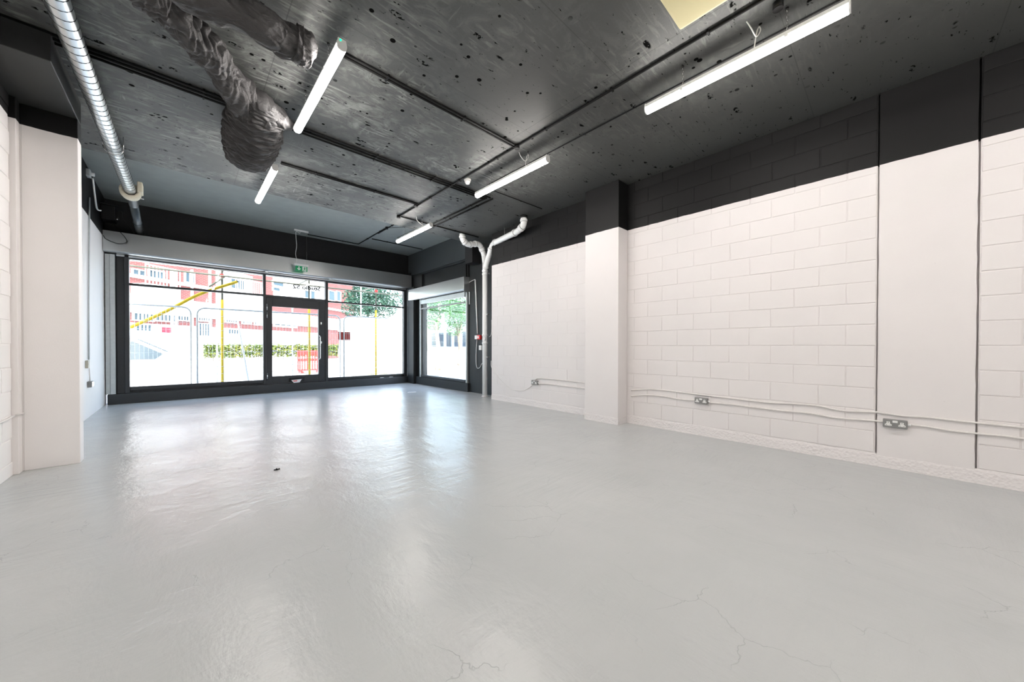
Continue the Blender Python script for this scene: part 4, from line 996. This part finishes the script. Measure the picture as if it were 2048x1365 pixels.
# building across the street, its front turned away to the right
bd = Vector((math.sin(YAW + 0.11), math.cos(YAW + 0.11), 0)); bn = Vector((bd.y, -bd.x, 0))
B0 = at(262, 690, 1, 27.0); B0.z = 0
if bn.dot(CAM - B0) < 0: bn = -bn
bt = thing('brick_building', B0, 'red brick building with white bands and balconies across the street', 'building')
ang = math.atan2(bd.y, bd.x); bt.rotation_euler[2] = ang
Rb = Matrix.Rotation(ang, 3, 'Z')
sgn = 1 if (Rb @ Vector((0, -1, 0))).dot(bn) > 0 else -1
def uz(x, y):
    p = at_plane(x, y, B0, bn); return (p - B0).dot(bd), p.z
def bpart(name, x0, x1, z0, z1, d0, d1, mat, parent=bt):
    """box in facade coordinates, d = distance in front of the facade"""
    o = MB().box((x0, -sgn * d0, z0), (x1, -sgn * d1, z1))
    return link(name, o.mesh(name, Vector((0, 0, 0))), M[mat], parent)
def brect(name, x0, y0, x1, y1, d, mat, d0=0.0):
    ua, za = uz(x0, y0); ub, zb_ = uz(x1, y1); um, zm0 = uz((x0 + x1) / 2, y0); um, zm1 = uz((x0 + x1) / 2, y1)
    return bpart(name, min(ua, ub), max(ua, ub), min(zm0, zm1), max(zm0, zm1), d0, d, mat)
UA, UB = uz(215, 690)[0], uz(712, 690)[0]
bpart('wall', UA, UB, 0, 13.5, -0.4, 0.0, 'brick')
def band(y_at_300, h, d, name='band', mat='render'):
    z = uz(300, y_at_300)[1]; bpart(name, UA, UB, z, z + h, 0.0, d, mat)
band(600, 0.22, 0.10); band(606, 0.10, 0.06); band(628, 0.75, 0.14); band(561, 0.18, 0.12)
bpart('ground_floor', UA, uz(645, 690)[0], 0, uz(300, 648)[1], 0.0, 0.04, 'render')
def bwindow(x0, y0, x1, y1, d=0.06, bars=2, hb=1):
    ua, _ = uz(x0, (y0 + y1) / 2); ub, _ = uz(x1, (y0 + y1) / 2); zm0 = uz((x0 + x1) / 2, y0)[1]; zm1 = uz((x0 + x1) / 2, y1)[1]
    a, b = min(ua, ub), max(ua, ub); lo, hi = min(zm0, zm1), max(zm0, zm1); fw = max(0.05, (b - a) * 0.06)
    fr = MB()
    def bb(u0, u1, z0, z1): fr.box((u0, -sgn * 0.0, z0), (u1, -sgn * (d + 0.05), z1))
    bb(a - fw, a, lo - fw, hi + fw); bb(b, b + fw, lo - fw, hi + fw); bb(a, b, lo - fw, lo); bb(a, b, hi, hi + fw)
    for i in range(1, bars): u = a + (b - a) * i / bars; bb(u - fw / 2.5, u + fw / 2.5, lo, hi)
    for i in range(1, hb): z = lo + (hi - lo) * i / hb; bb(a, b, z - 0.025, z + 0.025)
    f = link('window', fr.mesh('window'), M['render'], bt)
    link('pane', MB().box((a, 0, lo), (b, -sgn * d, hi)).mesh('pane'), M['pane'], f)
# pale balcony blocks and their railings
def balcony(x0, y0, x1, y1, depth=0.9):
    ua, _ = uz(x0, (y0 + y1) / 2); ub, _ = uz(x1, (y0 + y1) / 2); z0 = uz((x0 + x1) / 2, y1)[1]; z1 = uz((x0 + x1) / 2, y0)[1]
    p = bpart('balcony', ua, ub, z0, z1, 0.0, depth, 'render')
    rl_ = MB(); top = z1 + 0.95
    n = max(4, int((ub - ua) / 0.16))
    for i in range(n + 1):
        u = ua + (ub - ua) * i / n; rl_.box((u - .012, -sgn * (depth - .05), z1), (u + .012, -sgn * depth, top))
    rl_.box((ua, -sgn * (depth - .06), top), (ub, -sgn * (depth + .01), top + .06))
    link('railing', rl_.mesh('railing'), M['render'], p)
balcony(262, 572, 333, 603, 0.9)
balcony(448, 590, 506, 618, 0.9)
for r in ((264, 541, 287, 551), (297, 543, 325, 557), (369, 547, 386, 565), (460, 560, 486, 578)): bwindow(*r)
for r in ((266, 628, 304, 641), (309, 630, 348, 642), (353, 632, 381, 641), (395, 633, 417, 642), (450, 638, 472, 645), (484, 640, 500, 648), (508, 642, 522, 650)): bwindow(*r, bars=5)
for r in ((270, 650, 300, 662), (306, 652, 318, 664), (396, 648, 417, 672), (548, 645, 590, 652), (455, 660, 475, 668)): bwindow(*r, bars=4)
for r in ((545, 565, 565, 572), (545, 576, 558, 582), (608, 582, 616, 596), (620, 583, 628, 598), (656, 583, 668, 601), (672, 584, 680, 602)): bwindow(*r, bars=1)
for r in ((655, 643, 680, 658), (684, 645, 696, 660), (604, 630, 612, 640)): bwindow(*r, bars=5)
brect('render_panel', 546, 546, 652, 613, 0.03, 'render')
brect('render_panel', 432, 545, 505, 640, 0.03, 'render')
brect('door_panel', 318, 655, 341, 666, 0.05, 'redcar')
for x_ in (342, 350, 382, 418, 437): brect('downpipe', x_ - 1.2, 540, x_ + 1.2, 690, 0.15, 'render')

# scaffold
SY = 13.0
def scaff_pole(x, y_split, label, yellow=True, Y=SY, mat='scaff'):
    p = at(x, 690, 1, Y); t = thing('scaffold_pole', (p.x, Y, -0.02), label, 'scaffold pole', 'upright scaffold poles')
    z = at(x, y_split, 1, Y).z if yellow else 0.15
    if yellow: part('foam_sleeve', MB().tube([(p.x, Y, 0.0), (p.x, Y, z)], 0.036, 14), M['yellow'], t, label='yellow foam sleeve')
    part('tube', MB().tube([(p.x, Y, -0.02 + (0.021 if not yellow else z + 0.02)), (p.x, Y, 5.2)], 0.024, 12), M[mat], t)
    part('base_plate', MB().box((p.x - .09, Y - .09, -0.02), (p.x + .09, Y + .09, -0.008)), M['scaff'], t)
scaff_pole(444.8, 600, 'yellow sleeved scaffold pole outside the left window')
scaff_pole(618.5, 600, 'yellow sleeved scaffold pole seen through the door')
scaff_pole(752, 621, 'yellow sleeved scaffold pole outside the right window')
scaff_pole(434, 600, 'pale bare scaffold pole left of the yellow one outside the left window', False, 14.2, 'scaffwhite')
scaff_pole(585, 600, 'pale bare scaffold pole seen through the middle of the door', False, 14.2, 'scaffwhite')
scaff_pole(722, 600, 'pale bare scaffold pole outside the right window', False, 14.2, 'scaffwhite')
def scaff_bar(p, q, label, mat='scaff', r=0.024):
    t = solo('scaffold_bar', MB().tube([p, q], r, 12), M[mat], label, 'scaffold bar', 'scaffold tubes outside'); return t
scaff_bar(at(255, 531, 1, SY - .065), at(820, 594, 1, SY - .065) , 'long horizontal scaffold tube just below the shopfront head')
scaff_bar((-2.5, SY + 0.055, 3.42), (7.5, SY + 0.055, 3.42), 'upper horizontal scaffold tube outside the shopfront')
scaff_bar((-2.5, 14.255, 3.60), (8.5, 14.255, 3.60), 'rear horizontal scaffold tube outside the shopfront', 'scaffwhite')
for xx, lab in ((0.82, 'left'), (3.02, 'middle'), (5.23, 'right')):
    scaff_bar((xx + .055, SY - 0.3, 3.475), (xx + .055, 14.5, 3.475), f'{lab} short scaffold cross tube above the yellow poles')
scaff_bar(at(418, 574, 1, 12.953), at(449, 554, 1, 12.953), 'short olive scaffold brace above the left yellow pole')
scaff_bar(at(466, 590, 1, 13.3), at(501.5, 787, 1, 13.3), 'slanting grey scaffold brace right of the left yellow pole', 'fence')
db = thing('scaffold_brace', at(262, 655, 1, 12.55), 'long yellow sleeved diagonal brace crossing the left window', 'scaffold bar')
q0, q1 = at(240, 664, 1, 12.55), at(474, 564, 1, 12.55)
q0 = q0 + (q0 - q1) * (q0.z / (q1.z - q0.z))
mid_ = [at(330, 624, 1, 12.55), at(400, 588.5, 1, 12.55)]
part('foam_sleeve', MB().tube(bez([q0, at(240, 664, 1, 12.55), *mid_, q1], 8), 0.040, 14), M['yellow'], db)
part('end_cap', MB().tube([q1, q1 + (q1 - q0).normalized() * 0.03], 0.030, 12), M['scaff'], db)
for px_, py_, lab in ((443, 552, 'left'), (752, 583, 'right')):
    c = at(px_, py_, 1, SY - 0.02)
    solo('scaffold_clamp', MB().box((c.x - .05, SY - .07, c.z - .04), (c.x + .05, SY - .027, c.z + .05)), M['red'], f'small red scaffold clamp on the {lab} yellow pole', 'clamp', 'red scaffold clamps', 0.008)

# mesh fence panels
def fence_panel(x0, x1, Y, label, z0=0.12, z1=2.22):
    t = thing('mesh_fence_panel', ((x0 + x1) / 2, Y, -0.02), label, 'fence panel', 'temporary mesh fence panels')
    r = 0.16; pts = [(x0, Y, z0)] + [(x0 + r - r * math.cos(a), Y, z1 - r + r * math.sin(a)) for a in [math.pi / 2 * k / 6 for k in range(7)]] + [(x1 - r + r * math.sin(a), Y, z1 - r + r * math.cos(a)) for a in [math.pi / 2 * k / 6 for k in range(7)]] + [(x1, Y, z0), (x0, Y, z0)]
    part('frame', MB().tube(pts, 0.021, 10), M['fence'], t)
    ms = MB(); n = int((x1 - x0) / 0.075)
    for i in range(1, n): ms.tube([(x0 + (x1 - x0) * i / n, Y, z0), (x0 + (x1 - x0) * i / n, Y, z1 - 0.02)], 0.0032, 4, cap=False)
    for k in range(1, 11):
        z = z0 + (z1 - z0) * k / 11; ms.tube([(x0, Y + 0.004, z), (x1, Y + 0.004, z)], 0.0036, 4, cap=False)
    w = part('wire_mesh', ms, M['fence'], t); w['kind'] = 'stuff'
    for xx in (x0 + .17, x1 - .17):
        part('foot_block', MB().box((xx - .11, Y - .30, -0.02), (xx + .11, Y + .30, 0.11)), M['greymetal'], t, 0.02)
FY = 12.15
xg1 = at(388, 640, 1, FY).x; xg2 = at(684, 660, 1, FY).x
fence_panel(xg1 - 3.45, xg1 - 0.06, FY, 'temporary mesh fence panel behind the left end of the left window')
fence_panel(xg1 + 0.06, xg2 - 0.06, FY, 'temporary mesh fence panel standing behind the door')
fence_panel(xg2 + 0.06, xg2 + 3.5, FY, 'temporary mesh fence panel behind the right window')

# red barriers
def barrier(p, w, h, label):
    t = thing('road_barrier', p, label, 'barrier', 'red plastic road barriers')
    fr = MB(); 
    for a, b in ((-w / 2, -w / 2 + .06), (w / 2 - .06, w / 2)): fr.box((p.x + a, p.y - .03, p.z + .1), (p.x + b, p.y + .03, p.z + h))
    for a, b in ((.1, .18), (h * .52, h * .64), (h - .22, h)): fr.box((p.x - w / 2 + .061, p.y - .028, p.z + a), (p.x + w / 2 - .061, p.y + .028, p.z + b))
    part('frame', fr, M['barrier'], t, 0.008)
    for i in range(1, 10):
        xx = p.x - w / 2 + w * i / 10; part('upright_bar', MB().box((xx - .022, p.y - .02, p.z + .18), (xx + .022, p.y + .02, p.z + h - .22)), M['barrier'], t)
    for s_ in (-1, 1): part('foot', MB().box((p.x + s_ * w * .35 - .06, p.y - .28, p.z), (p.x + s_ * w * .35 + .06, p.y + .28, p.z + .098)), M['barrier'], t, 0.01)
pb = at(620, 746, 2, -0.02); barrier(pb, 1.05, 1.05, 'bright red road barrier seen through the door beside the pull handle')
r0, r1 = at(676, 664, 1, FY + 0.06), at(700, 681, 1, FY + 0.06)
rs = thing('fence_sign', ((r0.x + r1.x) / 2, FY + 0.06, r1.z), 'red board fixed behind the fence joint outside the right window', 'sign')
part('board', MB().box((r0.x, FY + 0.03, r1.z), (r1.x, FY + 0.045, r0.z)), M['barrier'], rs, 0.003)
for xx in (r0.x + .04, r1.x - .04): part('tie', MB().box((xx - .01, FY + 0.012, r0.z - .05), (xx + .01, FY + 0.03, r0.z - .02)), M['greymetal'], rs)

# white sheeted heap
pw0 = at(700, 752, 2, -0.02); pw1 = at(803, 752, 2, -0.02)
Yw = pw0.y; xw0 = at(697, 700, 1, Yw).x; xw1 = at(803, 700, 1, Yw).x; zw = at(750, 634, 1, Yw).z
hp = MB(); vs = []; n = 40; lv = 26
cx_, cy_ = (xw0 + xw1) / 2, Yw + 0.8; rx, ry = (xw1 - xw0) / 2, 0.85
for j in range(lv):
    t = j / (lv - 1); z = -0.02 + zw * math.sin(min(t / 0.8, 1) * math.pi / 2) if t < 0.8 else -0.02 + zw
    sc = 1.0 if t < 0.55 else (1 - ((t - 0.55) / 0.45) ** 2.2)
    sc = max(sc, 0.01)
    for k in range(n):
        a = 2 * math.pi * k / n; ex_ = 0.35
        sx_ = math.copysign(abs(math.cos(a)) ** ex_, math.cos(a)); sy_ = math.copysign(abs(math.sin(a)) ** ex_, math.sin(a))
        wv = 1 + 0.04 * noise.noise(Vector((sx_ * 2, sy_ * 2, z * 1.5)))
        vs.append((cx_ + rx * sx_ * sc * wv, cy_ + ry * sy_ * sc * wv, z + (0.05 * noise.noise(Vector((sx_ * 2, sy_, 4))) if t > 0.5 else 0)))
hp.add(vs, [(j * n + k, j * n + (k + 1) % n, (j + 1) * n + (k + 1) % n, (j + 1) * n + k) for j in range(lv - 1) for k in range(n)] + [tuple((lv - 1) * n + k for k in range(n)), tuple(range(n - 1, -1, -1))], True)
solo('sheeted_stack', hp, M['sheet'], 'tall white sheeted stack behind the fence outside the right window', 'sheeted stack')
pl0 = at(745, 752, 2, -0.02)
pt = thing('timber_pallet', (pl0.x, Yw - 0.6, -0.02), 'timber pallet on the ground before the white stack', 'pallet')
for i in range(5): part('deck_board', MB().box((pl0.x - .6, Yw - .95 + i * .16, .09), (pl0.x + .6, Yw - .84 + i * .16, .11)), M['foam'], pt)
for i in range(3): part('bearer', MB().box((pl0.x - .6 + i * .55, Yw - .95, -.02), (pl0.x - .5 + i * .55, Yw - .2, .088)), M['foam'], pt)

# parked pale car
YC = 17.2; cxr = at(330, 712, 1, YC); cz0 = -0.02
ct = thing('parked_car', (cxr.x - 0.9, YC + 0.85, cz0), 'pale parked car outside the left window, only partly in view', 'car')
nose = cxr.x + 1.06
prof = [(nose, .35), (nose + .02, .62), (nose - .12, .82), (nose - .95, 1.0), (nose - 1.75, 1.48), (nose - 2.6, 1.55), (nose - 3.5, 1.45), (nose - 4.1, 1.0), (nose - 4.2, .6), (nose - 4.15, .35)]
part('body', MB().prism([(a, YC, cz0 + b) for a, b in prof], (0, 1.7, 0)), M['carpaint'], ct, 0.05, 3)
def carwin(poly): return MB().prism([(nose + a, YC - 0.004, cz0 + b) for a, b in poly], (0, -0.012, 0))
part('side_window', carwin([(-1.10, 0.98), (-1.80, 1.40), (-2.5, 1.46), (-2.5, 0.78), (-1.3, 0.80)]), M['carglass'], ct)
part('side_window', carwin([(-2.58, 0.78), (-2.58, 1.46), (-3.35, 1.38), (-3.7, 0.82)]), M['carglass'], ct)
part('windscreen', MB().obox((nose - 1.36, YC + .85, cz0 + 1.265), (0.36, 0, -0.215), (0, .74, 0), (0.012, 0, 0.02)), M['carglass'], ct)
for a in (-.85, -3.35):
    wh = part('wheel', MB().lathe((nose + a, YC - .02, cz0 + .32), (0, 1, 0), [(0, .29), (.03, .32), (.2, .32), (.22, .29)], 26), M['tyre'], ct)
    part('hub_cap', MB().lathe((nose + a, YC - .035, cz0 + .32), (0, 1, 0), [(0, .12), (.012, .19), (.02, .2)], 22), M['steel'], wh)

lwx0, lwx1 = at(225, 720, 1, 15.9).x, at(405, 720, 1, 15.9).x
solo('low_wall', MB().box((lwx0, 15.9, -0.02), (lwx1, 16.15, at(300, 730, 1, 15.9).z)), M['render'], 'low white wall in front of the parked car', 'wall', None, 0.02)
# hedge and its white planter wall, trees
def leaves(mb, fn, n, size, rnd):
    for _ in range(n):
        c = fn(); a = rnd.uniform(0, 6.28); t = rnd.uniform(-1.1, 1.1); s = size * rnd.uniform(0.6, 1.3)
        u = Vector((math.cos(a), math.sin(a), t * 0.5)).normalized(); v = u.cross(Vector((rnd.uniform(-1, 1), rnd.uniform(-1, 1), rnd.uniform(-1, 1)))).normalized()
        mb.add([c - u * s, c - v * s * .45, c + u * s, c + v * s * .45], [(0, 1, 2, 3)])
rnd = random.Random(11)
HY = 21.5
hx0, hx1 = at(408, 705, 1, HY).x, at(700, 705, 1, HY).x
hz0, hz1 = at(470, 723, 1, HY).z, at(470, 697, 1, HY).z
pwall = solo('planter_wall', MB().box((hx0 - .3, HY - .35, -0.02), (hx1 + .2, HY + .45, hz0)), M['render'], 'low white planter wall under the hedge', 'planter', None, 0.02)
hd = thing('hedge', ((hx0 + hx1) / 2, HY, hz0), 'clipped yellow green hedge behind the fence', 'hedge')
hm = MB(); leaves(hm, lambda: Vector((rnd.uniform(hx0, hx1), HY + rnd.gauss(0, .14), hz0 + .17 + abs(rnd.random()) ** .8 * (hz1 - hz0) * (1 + .25 * noise.noise(Vector((rnd.random() * 9, 1, 1)))))), 5200, 0.075, rnd)
part('foliage', hm, M['hedge'], hd)['kind'] = 'stuff'
hs = MB()
for i in range(30):
    xx = hx0 + (hx1 - hx0) * (i + .5) / 30; hs.tube([(xx, HY, hz0 + .02), (xx + rnd.uniform(-.08, .08), HY + rnd.uniform(-.05, .05), hz0 + (hz1 - hz0) * .8)], .015, 5)
part('stems', hs, M['bark'], hd)
def tree(p, trunk_h, crowns, label, mat, n=2600, size=.13, seed=1):
    r_ = random.Random(seed); t = thing('tree', p, label, 'tree', 'street trees outside')
    tp = [p, p + Vector((.08, .05, trunk_h * .5)), p + Vector((-.05, 0, trunk_h)), p + Vector((.1, .05, trunk_h * 1.35))]
    part('trunk', MB().tube(bez(tp, 5), [0.16 - 0.10 * i / 15 for i in range(16)], 10), M['bark'], t)
    bm_ = MB(); top = tp[2]
    for c, r in crowns: bm_.tube(bez([top, top.lerp(c, .5) + Vector((0, 0, -.15)), c], 4), [.06 - .045 * i / 8 for i in range(9)], 6)
    part('branches', bm_, M['bark'], t)
    lm = MB(); tot = sum(r ** 3 for c, r in crowns)
    for c, r in crowns:
        def fn(c=c, r=r):
            while True:
                v = Vector((r_.uniform(-1, 1), r_.uniform(-1, 1), r_.uniform(-1, 1)))
                if v.length < 1: break
            v = v.normalized() * (v.length ** .55)
            return c + Vector((v.x * r, v.y * r, v.z * r * .75))
        leaves(lm, fn, int(n * r ** 3 / tot), size, r_)
    part('foliage', lm, M[mat], t)['kind'] = 'stuff'
def tw(x, y, Y): return at(x, y, 1, Y)
c0 = tw(735, 600, 22.0); tree(Vector((c0.x, 22.0, -0.02)), c0.z - 1.6, [(tw(735, 600, 22.0), 1.2), (tw(715, 618, 21.6), .9), (tw(760, 612, 22.3), 1.1), (tw(705, 592, 22.0), .6), (tw(785, 600, 22.5), .8), (tw(740, 578, 22.0), 1.0)], 'dark leaved tree outside the right window', 'leaf', 9000, .075, 5)
def tx(x, y, X): return at(x, y, 0, X)
c1 = tx(872, 628, 9.6); tree(Vector((c1.x + .1, c1.y, -0.02)), c1.z - .9, [(tx(862, 632, 9.6), .55), (tx(868, 650, 9.5), .4), (tx(880, 612, 9.9), .6), (tx(858, 612, 9.6), .5)], 'bright leaved tree at the far side of the side window', 'leaf2', 4500, .055, 8)
c2 = tx(915, 632, 13.0); tree(Vector((c2.x + .3, c2.y + .2, -0.02)), c2.z - 1.3, [(tx(915, 635, 13.0), .9), (tx(905, 618, 13.2), .8), (tx(928, 622, 12.9), .9), (tx(910, 660, 13.1), .6), (tx(925, 605, 13.3), 1.0), (tx(897, 603, 13.5), .7)], 'green tree seen in the middle of the side window', 'leaf2', 8000, .065, 9)
g0 = tx(905, 690, 19.0)
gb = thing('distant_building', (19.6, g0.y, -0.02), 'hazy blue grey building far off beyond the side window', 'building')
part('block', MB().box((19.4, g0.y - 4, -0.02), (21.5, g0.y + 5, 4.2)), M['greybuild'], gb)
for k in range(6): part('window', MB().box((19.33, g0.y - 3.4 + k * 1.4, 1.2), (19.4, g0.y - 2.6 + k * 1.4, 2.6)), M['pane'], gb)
solo('bollard', MB().lathe((tx(860, 700, 9.0).x, tx(860, 700, 9.0).y, -0.02), (0, 0, 1), [(0, .09), (.02, .09), (.9, .075), (.98, .05), (1.0, .02)], 18), M['scaffwhite'], 'pale bollard on the pavement outside the side window', 'bollard')
